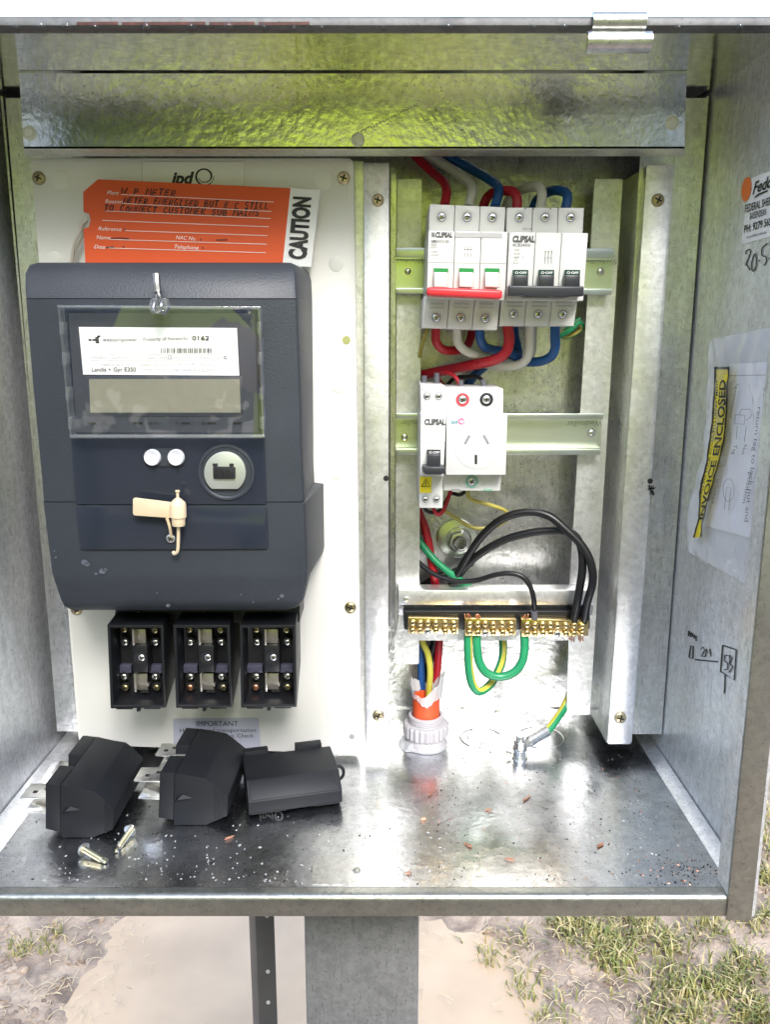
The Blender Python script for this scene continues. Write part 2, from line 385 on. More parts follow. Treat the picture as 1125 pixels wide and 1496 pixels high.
# ------------------------------------------------------------------ shared fastener meshes (unit radius, facing the camera)
def fast_mesh(name, mats, cross=True, hexhead=False, washer=False, slot=False, seg=16, tall=0):
    bm = NB(); Mf = FACE.copy()
    if washer: lathe(bm, [(0, 0), (1.45, 0), (1.45, .12), (0, .12)], Mf, 20)
    if hexhead: lathe(bm, [(0, .1), (1, .1), (1, .62), (.86, .75), (0, .75)], Mf, 6)
    else: lathe(bm, [(0, 0), (1, 0), (1, .12), (.93, .26), (.7, .40), (.35, .47), (0, .5)], Mf, seg)
    if cross or slot:
        for k in ((0, 1) if cross else (0,)):
            R = Matrix.Rotation(k * math.pi / 2, 4, 'Y'); w, l = .13, .62
            vs = [bm.verts.new(R @ Vector(p)) for p in ((-l, -.405, -w), (-.3, -.505 - .002 * k, -w), (.3, -.505 - .002 * k, -w), (l, -.405, -w), (l, -.405, w), (.3, -.505 - .002 * k, w), (-.3, -.505 - .002 * k, w), (-l, -.405, w))]
            for q in ((0, 1, 6, 7), (1, 2, 5, 6), (2, 3, 4, 5)): bm.faces.new([vs[i] for i in q]).material_index = 1
    if tall:
        for vv in bm.verts:
            if vv.co.y < -.05: vv.co.y -= tall
    bmesh.ops.recalc_face_normals(bm, faces=bm.faces[:])
    me = bpy.data.meshes.new(name); bm.to_mesh(me); bm.free()
    for m in mats: me.materials.append(m)
    me.polygons.foreach_set('use_smooth', [True] * len(me.polygons)); me.set_sharp_from_angle(angle=math.radians(35))
    return me
FM = {'brassy': fast_mesh('screw_head', [M['brass_screw'], M['dark']]), 'old': fast_mesh('old_screw_head', [M['old_brass'], M['dark']]),
      'steel': fast_mesh('steel_screw', [M['steel'], M['dark']]), 'hex': fast_mesh('hex_screw', [M['bolt'], M['dark']], False, True, True),
      'terminal': fast_mesh('terminal_head', [M['brass'], M['dark']], False, slot=True, seg=12, tall=.7), 'white': fast_mesh('white_head', [M['steel'], M['dark']], seg=10),
      'copper': fast_mesh('copper_end', [M['copper'], M['dark']], False, seg=8), 'rivet': fast_mesh('rivet_head', [M['steel'], M['dark']], False, False, True)}
def screw(kind, u, v, Y, rpx, parent, name='screw', rot=None):
    rot = random.uniform(0, 3) if rot is None else rot
    return inst(name, FM[kind], parent, Matrix.Translation(PY(u, v, Y)) @ Matrix.Rotation(rot, 4, 'Y') @ Matrix.Scale(rpx * pxm(u, v, Y), 4))

# ================================================================== GROUND
XL, XR, YB, YFR, ZC = -.2465, .2035, .60, .395, H + .1495     # inner faces of the enclosure
def ground_fn(u, v): return PZ(u, v, 0)
# pull the puddle hollow below the water level
pud_c = [PZ(330, 1420, 0), PZ(690, 1440, 0)]
def puddle_depth(x, y):
    a = ((x - pud_c[0].x) / .30) ** 2 + ((y - pud_c[0].y) / .75) ** 2
    n = noise.noise(Vector((x * 7, y * 7, 3))) * .35 + noise.noise(Vector((x * 25, y * 25, 5))) * .15
    b = ((x - pud_c[1].x + .02) / .17) ** 2 + ((y - pud_c[1].y + .02) / .22) ** 2
    return max(0, 1.0 - min(a, b) + n)
def axis(a, b, st):
    c = [a + (b - a) * q / round((b - a) / st) for q in range(round((b - a) / st) + 1)]; g = st; lo, hi = [], []
    x = a; y = b
    while hi == [] or hi[-1] < 60: g *= 1.22; x -= g; y += g; lo.append(x); hi.append(y)
    return lo[::-1] + c + hi
XS, YS = axis(-.95, 1.1, .013), axis(.7, 2.3, .014)
bm = NB(); G_ = []
for y in YS:
    row = []
    for x in XS:
        d = math.hypot(x, y - 1); q = Vector((x * 3, y * 3, 0)); z = 0
        if d < 4: z = noise.noise(q) * .008 + noise.noise(q * 4) * .006 + noise.noise(q * 11) * .004 + noise.noise(q * 24) * .0025 - .003
        z -= .030 * min(1, puddle_depth(x, y) * 1.3)
        row.append(bm.verts.new((x, y, z)))
    G_.append(row)
for A_, B_ in zip(G_, G_[1:]):
    for q in range(len(XS) - 1): bm.faces.new((A_[q], A_[q + 1], B_[q + 1], B_[q]))
gm = bpy.data.materials.new('wet_mud'); gm.use_nodes = True; nt = gm.node_tree; b = nt.nodes['Principled BSDF']; L = nt.links.new; N = nt.nodes.new
tc = N('ShaderNodeTexCoord')
def nzn(scale, det=6, dist=0):
    n = N('ShaderNodeTexNoise'); n.inputs['Scale'].default_value = scale; n.inputs['Detail'].default_value = det; n.inputs['Distortion'].default_value = dist
    L(tc.outputs['Object'], n.inputs['Vector']); return n
n1 = nzn(14, 10, .6); r1 = N('ShaderNodeValToRGB'); L(n1.outputs['Fac'], r1.inputs[0])
r1.color_ramp.elements[0].position = .32; r1.color_ramp.elements[0].color = (.17, .125, .095, 1)
r1.color_ramp.elements[1].position = .62; r1.color_ramp.elements[1].color = (.43, .33, .245, 1)
n2 = nzn(1.6, 6, .3); r2 = N('ShaderNodeValToRGB'); L(n2.outputs['Fac'], r2.inputs[0])
r2.color_ramp.elements[0].position = .50; r2.color_ramp.elements[0].color = (0, 0, 0, 1); r2.color_ramp.elements[1].position = .6; r2.color_ramp.elements[1].color = (1, 1, 1, 1)
# far from the box the ground is mostly grass
sx = N('ShaderNodeVectorMath'); sx.operation = 'LENGTH'; L(tc.outputs['Object'], sx.inputs[0])
mrg = N('ShaderNodeMapRange'); mrg.inputs[1].default_value = 1.8; mrg.inputs[2].default_value = 5; L(sx.outputs['Value'], mrg.inputs[0])
mm = N('ShaderNodeMath'); mm.operation = 'MULTIPLY'; L(mrg.outputs[0], mm.inputs[0]); L(r2.outputs[0], mm.inputs[1])
mxg = N('ShaderNodeMixRGB'); mxg.inputs[2].default_value = (.10, .15, .035, 1); L(mm.outputs[0], mxg.inputs[0]); L(r1.outputs[0], mxg.inputs[1])
L(mxg.outputs[0], b.inputs['Base Color'])
n3 = nzn(110, 8); bp = N('ShaderNodeBump'); bp.inputs['Strength'].default_value = .9; bp.inputs['Distance'].default_value = .007
L(n3.outputs['Fac'], bp.inputs['Height']); L(bp.outputs[0], b.inputs['Normal']); b.inputs['Roughness'].default_value = .65
tag(obj('ground', bm, gm), kind='structure')
# fine local ground where the picture looks
# muddy water in the hollow
wm = mat('muddy_water', (.52, .385, .26), .10, var=.12, vs=6, rvar=.03, bump=.02, bs=12)
bm = NB(); bmesh.ops.create_grid(bm, x_segments=2, y_segments=2, size=1)
for vv in bm.verts: vv.co = Vector((vv.co.x * .8 + .05, vv.co.y * .9 + 1.2, -.0125))
tag(obj('puddle', bm, wm), kind='structure')

# grass tufts: real blades
def blades(name, spots, n, mats, hmin, hmax, spread, wid, seed, lean=.9):
    rr = random.Random(seed); bm = NB()
    for k in range(n):
        cx, cy = spots[rr.randrange(len(spots))]
        x = cx + rr.gauss(0, spread); y = cy + rr.gauss(0, spread * 1.2)
        h = rr.uniform(hmin, hmax); a = rr.uniform(0, 6.283); ln = rr.uniform(.2, lean) * h; w = wid * rr.uniform(.6, 1.3)
        d = Vector((math.cos(a), math.sin(a), 0)); p = Vector((-d.y, d.x, 0)) * w
        b0 = Vector((x, y, -.012 if puddle_depth(x, y) < .1 else -.02)); b1 = b0 + d * ln * .35 + Vector((0, 0, h * .7)); b2 = b0 + d * ln + Vector((0, 0, h * rr.uniform(.5, 1)))
        q = [bm.verts.new(z) for z in (b0 - p, b0 + p, b1 + p * .8, b1 - p * .8, b2)]
        mi = rr.choices(range(len(mats)), [.38, .40, .22][:len(mats)])[0]
        bm.faces.new(q[:4]).material_index = mi; bm.faces.new((q[3], q[2], q[4])).material_index = mi
    return tag(obj(name, bm, mats, None, smooth=False), kind='stuff')
GM = [mat('grass_green', (.15, .165, .04), .5, var=.3, vs=9), mat('grass_olive', (.29, .26, .09), .5, var=.3, vs=9), mat('grass_straw', (.48, .39, .20), .6, var=.2)]
sp = []
for (u, v, n) in ((830, 1360, 3), (880, 1368, 5), (930, 1352, 5), (980, 1372, 4), (1040, 1350, 4), (900, 1400, 5), (1000, 1470, 4), (1060, 1440, 6), (1100, 1480, 5), (980, 1430, 4), (740, 1395, 2), (770, 1420, 1), (1090, 1400, 4), (1110, 1340, 4),
                  (820, 1480, 2), (1115, 1200, 4), (1120, 1280, 3), (1110, 1230, 2), (1122, 1100, 4), (1118, 1000, 3), (950, 1490, 3), (860, 1345, 4)):
    for _ in range(n):
        p = PZ(u + random.gauss(0, 14), v + random.gauss(0, 9), 0); sp.append((p.x, p.y))
blades('grass', sp, 2900, GM, .014, .042, .018, .0019, 3, 1.4)
p0 = PZ(72, 1374, 0); p1 = PZ(35, 1382, 0)
blades('grass', [(p0.x, p0.y), (p1.x, p1.y)], 160, GM, .012, .035, .016, .0013, 4)
rr = random.Random(5); sp2 = []
for _ in range(270): sp2.append((rr.uniform(-1.6, 1.8), rr.uniform(.6, 2.6)))
sp2 = [q for q in sp2 if puddle_depth(*q) < .05 and not (-.75 < q[0] < .35 and q[1] < 1.9)]
blades('dry_grass', sp2, 900, [GM[2], GM[1]], .015, .05, .03, .0011, 6, 1.6)
# dry straw litter lying on the mud
st = []
for (u, v) in ((190, 1380), (120, 1440), (60, 1340), (150, 1350), (40, 1450), (240, 1350), (200, 1470), (690, 1380), (640, 1420), (650, 1470), (800, 1450), (860, 1430), (760, 1350), (720, 1470), (900, 1455), (1000, 1400)):
    for _ in range(6):
        p = PZ(u + random.gauss(0, 40), v + random.gauss(0, 25), 0); st.append((p.x, p.y))
bm = NB()
for x, y in st * 5:
    x += random.gauss(0, .03); y += random.gauss(0, .03)
    if puddle_depth(x, y) > random.uniform(.2, .9): continue
    a = random.uniform(0, 3.14); l = random.uniform(.005, .018); d = Vector((math.cos(a), math.sin(a), 0)) * l
    c0 = Vector((x, y, .002)); tube3(bm, [c0 - d, c0 + Vector((random.gauss(0, .004), random.gauss(0, .004), .004)), c0 + d], .0007, 4, n=2)
tag(obj('straw_litter', bm, M['paper'] if 0 else mat('straw', (.50, .40, .27), .6, var=.3, vs=60)), kind='stuff')
# lumps of mud
bm = NB()
for k in range(900):
    u = random.choice([random.uniform(0, 150), random.uniform(620, 1125), random.uniform(1090, 1125)]); v = random.uniform(1335, 1500) if u < 1085 else random.uniform(850, 1500)
    p = PZ(u, v, 0)
    if puddle_depth(p.x, p.y) > .12: continue
    r = random.uniform(.002, .008); mm_ = Matrix.Translation((p.x, p.y, -.006)) @ Matrix.Rotation(random.uniform(0, 3), 4, 'Z') @ Matrix.Diagonal((r * random.uniform(.8, 2), r, r * random.uniform(.6, 1.3), 1))
    g = bmesh.ops.create_icosphere(bm, subdivisions=1, radius=1, matrix=mm_)
    for q in g['verts']: q.co += Vector((random.gauss(0, r * .2), random.gauss(0, r * .2), random.gauss(0, r * .2)))
tag(obj('mud_clods', bm, gm, smooth=True, angle=60), kind='stuff')

# ================================================================== POSTS
t = thing('support_post', 'thick weathered grey post standing in the mud under the middle of the meter box', 'post')
ztop = ZF - .003
Ypo = .47
xa, xb = PY(445, 1400, Ypo).x, PY(612, 1400, Ypo).x
obj('shaft', box((xa, Ypo, -.3), (xb, Ypo + .075, ztop)), M['post'], t, bevel=.0035)
t = thing('steel_picket', 'slim dark steel angle picket with punched holes, left of the thick grey post', 'picket')
Yp = .52
x0, x1, x2 = PY(359, 1345, Yp).x, PY(373, 1345, Yp).x, PY(400, 1345, Yp).x
bm = NB()
pr = [Vector((x0, Yp + .012, 0)), Vector((x1, Yp, 0)), Vector((x2, Yp, 0)), Vector((x2, Yp + .003, 0)), Vector((x1 + .001, Yp + .003, 0)), Vector((x0 + .002, Yp + .014, 0))]
poly3(bm, [Vector((p.x, p.y, ztop)) for p in pr], [Vector((p.x, p.y, -.3)) for p in pr]); fixn(bm)
obj('angle_bar', bm, M['picket'], t, bevel=.0004)
for v in (1338, 1419, 1464): obj('punched_hole', cylY(390 + (v - 1340) * .015, v, Yp - .0005, Yp + .002, 3.0, seg=14), M['chip'], t)

# ================================================================== METER BOX (enclosure)
ENC = thing('meter_box', 'open galvanised steel electrical meter box on a post', 'meter box')
T = .0016
zt = ZC + .004
# walls
obj('back_wall', box((XL - .004, YB, ZF - .012), (XR + .004, YB + T, zt)), M['galv'], ENC)
RW = obj('side_wall', box((XR, .3955, ZF - .0135), (XR + T, YB - .0005, zt)), M['galv_wall'], ENC)
obj('side_wall', box((XL - T, .3955, ZF - .0135), (XL, YB - .0005, zt)), M['galv_wall'], ENC)
YL = .430
obj('ceiling', box((XL - .004, YL + .002, ZC + .0005), (XR + .004, YB - .001, ZC + T)), M['galv_roof'], ENC)
# front return flange of the right and left wall
for sgn, X, pxs in ((1, XR, (1065, 1103)), ):
    xi = PY(1065, 1300, .394).x; xo = PY(1102, 1300, .394).x
    obj('wall_flange', box((xi, .3935, ZF - .0145), (xo, .3953, ZC)), M['galv_rim'], ENC, bevel=.0005)
    obj('wall_flange', box((xi, .3955, ZF + .0002), (xi + .0012, .409, ZC - .001)), M['galv_wall'], ENC)
xo = PY(-60, 1300, .394).x
obj('wall_flange', box((xo - .02, .3935, ZF - .0145), (xo, .3953, ZC)), M['galv_rim'], ENC, bevel=.0005)
# floor
FL = obj('floor_tray', box((XL + .0005, .4025, ZF - .0016), (XR - .0005, YB - .0015, ZF)), M['galv_floor'], ENC)
bm = NB()     # front rim: a fold, rounded nose, front face
prof = [(.4022, ZF), (.3988, ZF - .0003), (.3968, ZF - .0006), (.3955, ZF - .0016), (.3950, ZF - .0032), (.3950, ZF - .0122), (.3962, ZF - .0137), (.3982, ZF - .0130), (.3982, ZF - .0045), (.3992, ZF - .0035), (.4022, ZF - .0032)]
xa, xb = XL - .02, PY(1085, 1330, .395).x
poly3(bm, [Vector((xa, y, z)) for y, z in prof], [Vector((xb, y, z)) for y, z in prof]); fixn(bm)
obj('front_rim', bm, M['galv_rim'], ENC, angle=50)
for xs in ((XL, XL + .0165, XL + .012), (XR, XR - .0105, XR - .006)):    # folded tray edges along the side walls
    bm = NB(); a, c, d = xs
    pr = [(c, ZF + .0002), (d, ZF + .0022), (a + (.001 if a < 0 else -.001), ZF + .003), (a + (.001 if a < 0 else -.001), ZF - .0005)]
    poly3(bm, [Vector((x, .4045, z)) for x, z in pr], [Vector((x, .598, z)) for x, z in pr]); fixn(bm)
    obj('tray_edge', bm, M['galv_wall'], FL, angle=20)
bm = box((XL + .002, YB - .0022, ZF), (XR - .002, YB - .0005, ZF + .0135)); obj('tray_upstand', bm, M['galv'], FL)
cylY(727, 1041, YB - .0035, YB - .0022, 4.0); 
obj('rivet', cylY(727, 1041, YB - .0035, YB - .0021, 4.2), M['zinc'], ENC, bevel=.0005)
# knock-out scores and a riveted patch
for (u, v, rx, ry) in ((704, 1078, 31, 16), (790, 1077, 33, 17)):
    p = PZ(u, v, ZF); rm = rx * pxm(u, v, p.y); bm = NB()
    a0 = .35 if u < 720 else 0
    pts = [p + Vector((rm * math.cos(k / 40 * 2 * math.pi + a0), rm * math.sin(k / 40 * 2 * math.pi + a0), .0002)) for k in range(41 if u > 720 else 24)]
    tube3(bm, pts, .0005, 5, n=1); obj('knockout_ring', bm, M['zinc'], FL)
bm = slab([(458, 1249), (559, 1249), (557, 1291), (456, 1291)], onZ(ZF + .0006), (0, 0, -.0005)); PT = obj('floor_patch', bm, M['patch'], FL)
p = PZ(521, 1271, ZF + .0006); bm = NB(); lathe(bm, [(.0022, 0), (.0018, .0008), (0, .0011)], Matrix.Translation(p), 12); obj('rivet', bm, M['galv_rim'], FL)
# hood front and lip
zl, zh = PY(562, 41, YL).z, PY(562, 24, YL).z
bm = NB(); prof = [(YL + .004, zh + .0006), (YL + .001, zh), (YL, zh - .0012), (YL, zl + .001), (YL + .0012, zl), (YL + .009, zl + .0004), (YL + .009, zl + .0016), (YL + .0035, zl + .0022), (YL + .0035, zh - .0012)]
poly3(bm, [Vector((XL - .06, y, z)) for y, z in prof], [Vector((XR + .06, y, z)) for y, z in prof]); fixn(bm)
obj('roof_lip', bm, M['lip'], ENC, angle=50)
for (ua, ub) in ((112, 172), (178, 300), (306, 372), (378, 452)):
    bm = prism([(ua, 33), (ub, 32.5), (ub, 37), (ua, 37.5)], YL - .0003, YL + .0003); obj('reflection_strip', bm, M['reflection_red'], ENC)  # red-brown reflection along the lip, painted as thin maroon strips
# hinge: two half knuckles hanging from the lip
for (ua, va, ub, vb, Yk) in ((866, 18, 944, 44, YL - .0022), (858, 46, 952, 75, YL - .0042)):
    bm = NB(); n = 9; fr = []
    vm = (va + vb) / 2; ra = (vb - va) / 2 * pxm(900, vm, Yk); cc = PY(900, vm, Yk); xa, xb = PY(ua, vm, Yk).x, PY(ub, vm, Yk).x
    out = [(cc.y + .002 - ra * math.cos(a), cc.z + ra * math.sin(a)) for a in [math.radians(-95 + 190 * k / 12) for k in range(13)]]
    inn = [(cc.y + .002 - ra * .72 * math.cos(a), cc.z + ra * .72 * math.sin(a)) for a in [math.radians(-95 + 190 * k / 12) for k in range(13)]][::-1]
    pr = out + inn
    poly3(bm, [Vector((xa, y, z)) for y, z in pr], [Vector((xb, y, z)) for y, z in pr]); fixn(bm)
    HG = obj('hinge_knuckle', bm, M['galv_rim'] if va == 18 else M['hinge'], ENC, angle=40)
    bm = NB(); tube3(bm, [(xa + .0006, cc.y + .002, cc.z), (xb - .0006, cc.y + .002, cc.z)], ra * .7, 12, n=1); obj('hinge_pin', bm, M['steel'], HG)
# top cover plates
q0, q1, q2, q3 = PY(28, 112, .511), PY(1003, 112, .511), PY(1000, 218, .511), PY(35, 218, .511); q0.z = q1.z = ZC - .0004
bm = NB(); poly3(bm, [q0, q1, q2, q3], [p + Vector((0, .0014, 0)) for p in (q0, q1, q2, q3)]); fixn(bm)
CP = obj('cover_plate', bm, M['galv_plate'], ENC)
bm = NB(); a, bq, d, e = PY(35, 218.5, .511), PY(1000, 218.5, .511), PY(1000, 229, .535), PY(38, 229, .535)
poly3(bm, [a, bq, d, e], [p + Vector((0, 0, .0014)) for p in (a, bq, d, e)]); fixn(bm); obj('plate_lip', bm, M['galv_rail'], CP)
for u, v in ((43, 195), (523, 205), (982, 180)): screw('hex', u, v, .511, 7, CP)
rr = random.Random(2); pol = []
for k in range(26):
    u = 516 + k * 3.7; v = 197 - k * 1.75 + rr.uniform(-1, 1); h = rr.uniform(2, 4)
    pol += stroke([(u, v), (u + rr.uniform(-1, 2), v + h)], .8)
    if rr.random() < .6: pol += stroke([(u, v), (u + 2, v + rr.uniform(-1, 1))], .7)
decal('stencil_mark', pol, onY(.5108), M['print_grey'], CP)
# mounting frame flanges (left and right) with scuff line
Yfl = .550
FLG = []
for pts in ([(8, 144), (120, 144), (150, 1068), (83.5, 1068)], [(940, 144), (1035, 144), (966.5, 1072), (890, 1072)]):
    FLG.append(obj('frame_flange', prism(pts, Yfl, Yfl + .0016), M['galv'], ENC))
for k, (a, b_, fl) in enumerate((((24, 190), (110, 1040), FLG[0]), ((1020, 200), (958, 960), FLG[1]))):
    rr = random.Random(k); pol = []
    for q in range(150):
        t_ = rr.random() ** .9; p = lerp2(a, b_, t_); h = rr.uniform(1, 4)
        pol += stroke([(p[0] + rr.uniform(-1, 1), p[1]), (p[0] + rr.uniform(-1.5, 1.5), p[1] + h)], rr.uniform(.8, 1.8))
    decal('scuff_mark', pol, onY(Yfl - .0002), M['tin'], fl)
obj('flange_return', box((PY(83, 1068, Yfl).x, Yfl + .0018, PY(83, 1068, Yfl).z), (PY(83, 1068, Yfl).x + .0014, YB - .001, PY(8, 140, Yfl).z)), M['galv'], FLG[0])
obj('flange_return', box((PY(966, 1072, Yfl).x - .0014, Yfl + .0018, PY(966, 1072, Yfl).z), (PY(966, 1072, Yfl).x, YB - .001, PY(8, 140, Yfl).z)), M['galv'], FLG[1])
# rails
RA = obj('panel_rail', prism([(531, 238), (569, 238), (567, 1085), (534, 1085)], .5425, .5485), M['galv_rail'], ENC, bevel=.0006)
obj('backing_plate', prism([(470, 236), (531, 236), (566, 1086), (565, 1113), (480, 1110)], .5488, .5502), M['galv_rail'], ENC)
for u, v in ((552, 293), (553, 1045)): screw('brassy', u, v, .5425, 9, RA, rot=.3)
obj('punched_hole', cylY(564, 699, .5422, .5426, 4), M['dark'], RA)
U1 = obj('upright', prism(rnd([(580, 262), (616, 262), (612, 970), (577, 970)], 3), .5705, .5722), M['galv_rail'], ENC)
obj('upright', prism([(571, 240), (579, 250), (576, 960), (570, 1000)], .5640, .5655), M['galv'], ENC)
obj('upright', prism(rnd([(869, 262), (910, 262), (862, 1044), (828, 1044), (831, 935), (832, 862)], 3), .5705, .5722), M['galv_rail'], ENC)
# Z bracket on the right
ZB = obj('z_bracket', prism(rnd([(945, 241), (986, 242), (923, 1087), (887, 1087)], 5), .5395, .5411), M['galv_rail'], ENC, bevel=.0004)
p0, p1 = PY(945, 243, .5395), PY(887, 1086, .5395)
bm = NB(); q = [Vector((p0.x, .5412, p0.z)), Vector((p1.x, .5412, p1.z)), Vector((p1.x, .5985, p1.z + .0)), Vector((p0.x, .5985, p0.z))]
poly3(bm, q, [v_ + Vector((.0014, 0, 0)) for v_ in q]); fixn(bm); obj('web', bm, M['galv'], ZB)
screw('old', 961, 293, .5395, 9.5, ZB, rot=.4); screw('brassy', 906, 1048, .5395, 9, ZB, rot=.2)
obj('punched_hole', cylY(950, 703, .5392, .5396, 4), M['dark'], ZB)
rr = random.Random(9)
decal('scuff_mark', [q for k in range(14) for q in stroke([(947 + rr.uniform(0, 9), 708 + rr.uniform(0, 15)), (950 + rr.uniform(0, 9), 711 + rr.uniform(0, 14))], 1.2)], onY(.5391), M['print'], ZB)
# cross bar that carries the brass bars
CB = obj('cross_bar', prism([(582, 862), (868, 862), (867, 884), (582, 884)], .5560, .5700), M['galv_rail'], ENC, bevel=.0005)
obj('lower_flange', prism([(583, 898), (864, 898), (832, 935.5), (577, 935.5)], .5655, .5667), M['galv_rail'], CB)
bm = NB(); q = [PY(582, 884.5, .5562), PY(867, 884.5, .5562), PY(865, 898.5, .5655), PY(582, 898.5, .5655)]
poly3(bm, q, [p + Vector((0, .0014, 0)) for p in q]); fixn(bm); obj('step_face', bm, M['galv'], CB)
obj('rivet', cylY(593, 876, .5550, .5565, 4), M['zinc'], CB, bevel=.0005)
# print and marker on the right side wall
wallf = onX(XR); LX = (-.0004, 0, 0)
k = 7.876
def cw(P): return [(1020 + x / k, 240 + y / k) for x, y in P]
ST = decal('maker_sticker', [cw([(615, 165), (1010, 20), (1010, 790), (520, 920), (505, 890), (560, 480)])], wallf, M['label_white'], RW, (-.0003, 0, 0))
decal('orange_dot', [[(1092 + 7.2 * math.cos(a) * (1 if 1 else 0) - 2 * math.sin(a), 277 + 18 * math.sin(a)) for a in [2 * math.pi * q / 28 for q in range(28)]]], wallf, M['dot_orange'], RW, (-.0006, 0, 0))
UPW = (.06, -1)
LL = (-.0007, 0, 0)
text('Fedco', (1101, 284.5), (1136, 270), 17, wallf, M['print'], ST, LL, UPW, .02, .35)
decal('flourish', [cw([(655, 385), (700, 345), (800, 305), (820, 300), (815, 318), (720, 360), (670, 390)])], wallf, M['print'], ST, LL)
text('FEDERAL SHEET METAL', (1090, 311.5), (1150, 292), 11.5, wallf, M['print'], ST, LL, UPW, .014)
text('BASSENDEAN', (1097, 321.5), (1121, 314.5), 10, wallf, M['print'], ST, LL, UPW, .010)
text('PH: 9279 5651', (1088.5, 341), (1131, 328), 11, wallf, M['print'], ST, LL, UPW, .018)
text('www.fedco.com.au', (1092, 349.5), (1121, 341), 4, wallf, M['print'], ST, LL, UPW, .006)
pol = []
for st_ in ([(555, 1040), (565, 1000), (600, 985), (608, 1020), (580, 1100), (555, 1160), (572, 1170), (605, 1222)], [(650, 1040), (625, 1130), (625, 1205), (645, 1235), (670, 1180), (678, 1090), (662, 1030)],
            [(705, 1105), (716, 1118)], [(805, 915), (745, 965), (742, 1050), (785, 1070), (792, 1125), (762, 1168)], [(820, 1090), (850, 1080)]):
    q = [tuple(p_) for p_ in spline([(x, y, 0) for x, y in cw(st_)], 3)]; pol += stroke([(a[0], a[1]) for a in q], 1.7)
decal('handwriting', pol, wallf, M['marker'], RW, LX)
k2 = 2.493
def cw2(P): return [(925 + x / k2, 460 + y / k2) for x, y in P]
pol = []
for st_, w in (([(205, 1246), (212, 1205), (221, 1206), (218, 1252), (205, 1246)], 1.8), ([(226, 1255), (312, 1263)], 2.0), ([(248, 1218), (256, 1208), (262, 1220), (250, 1243), (264, 1244)], 1.6),
               ([(265, 1244), (269, 1215), (275, 1232), (282, 1215), (284, 1244)], 1.6), ([(328, 1203), (378, 1220), (370, 1330), (320, 1298), (328, 1203)], 2.0), ([(348, 1240), (336, 1238), (334, 1258), (346, 1268), (346, 1290), (333, 1292)], 1.7),
               ([(354, 1238), (351, 1302), (354, 1238), (364, 1248), (354, 1268), (365, 1282), (351, 1302)], 1.7), ([(337, 1310), (334, 1378)], 1.8),
               ([(205, 1150), (203, 1170), (210, 1165), (205, 1150)], 2), ([(212, 1158), (212, 1172), (218, 1170), (218, 1160), (212, 1158)], 2), ([(222, 1178), (222, 1164), (227, 1180), (227, 1166)], 1.6), ([(236, 1170), (231, 1172), (231, 1186), (236, 1184)], 1.6)):
    pol += stroke(cw2(st_), w)
decal('handwriting', pol, wallf, M['marker'], RW, LX)
# water drops along the hood lip
rr = random.Random(4)
ORD = 'first second third fourth fifth sixth seventh eighth ninth tenth eleventh twelfth thirteenth fourteenth fifteenth sixteenth seventeenth'.split()
for kk, (u, sc_) in enumerate(sorted(((62, 1.25), (99, 1.2), (140, .9), (215, 1), (280, 1), (335, 1.3), (386, .9), (430, .6), (470, .7), (655, 1.1), (700, .5), (780, .7), (824, 1), (990, .8), (1080, .9), (25, .8), (560, .5)))):
    r = .0027 * sc_; p = PY(u, 43, YL + .0005); bm = NB()
    lathe(bm, [(0, -r * 1.1), (r * .6, -r * .85), (r * .95, -r * .2), (r * .8, r * .5), (r * .5, r * 1.1), (0, r * 1.15)], Matrix.Translation(p), 12)
    fixn(bm); tag(obj('water_drop', bm, M['water'], None, angle=80), ORD[kk] + ' water drop from the left along the lip of the hood', 'water drop', 'water drops along the hood lip')

# ================================================================== METER PANEL
YBo = .541
BD = thing('meter_board', 'cream plastic panel screwed upright behind the dark meter', 'panel')
obj('board', prism(rnd([(44, 231), (517, 231), (528, 1102), (115, 1088)], 12), YBo, YBo + .006), M['board'], BD, bevel=.0008)
for kd, u, v, r in (('old', 57, 261, 9.5), ('brassy', 502, 261, 9.5), ('old', 512, 887, 8.5), ('old', 112, 890, 8.5)): screw(kd, u, v, YBo, r, BD, rot=.35)
for u, v, r in ((89, 264, 13), (472, 264, 13), (79, 379, 11), (491, 386, 11), (495, 562, 12), (492, 690, 11)):
    obj('moulded_disc', cylY(u, v, YBo - .00025, YBo, r, seg=28), M['board'], BD, bevel=.0001)
obj('plug', cylY(506, 497, YBo - .0004, YBo, 6), mat('olive_plug', (.40, .42, .16), .5), BD)
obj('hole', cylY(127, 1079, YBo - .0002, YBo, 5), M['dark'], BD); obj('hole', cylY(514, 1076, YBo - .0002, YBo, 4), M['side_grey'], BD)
LB = decal('maker_label', [[(208, 237), (357, 237), (357, 330), (207, 330)]], onY(YBo), M['board'], BD, (0, -.0002, 0))
decal('label_edge', stroke([(207, 330), (208, 237), (357, 237), (357, 330)], .8), onY(YBo), M['print_pale'], LB)
text('ipd', (251, 269), (284, 269), 17, onY(YBo), M['print'], LB, bold=.04, shear=.25)
pol = []
for q in range(7): pol += ring2(298.5 + 1.5 * math.cos(q * .9), 258.5 + 1.5 * math.sin(q * .9), 12.5 - q * .35, 12.5 - q * .5, 1.0, 22, q * .8, q * .8 + 4.2)
decal('swirl_mark', pol, onY(YBo), M['print'], LB)
IL = decal('warning_label', [rnd([(253, 1049), (378, 1048), (381, 1093), (254, 1093)], 4)], onY(YBo), M['label_grey'], BD, (0, -.0002, 0))
text('IMPORTANT', (287, 1060), (348, 1060), 7.5, onY(YBo), M['print'], IL)
text('Handling and transportation', (263, 1069), (374, 1068.5), 5.6, onY(YBo), M['print'], IL)
text('may loosen screws. Check', (270, 1077.5), (371, 1076.5), 5.6, onY(YBo), M['print'], IL)

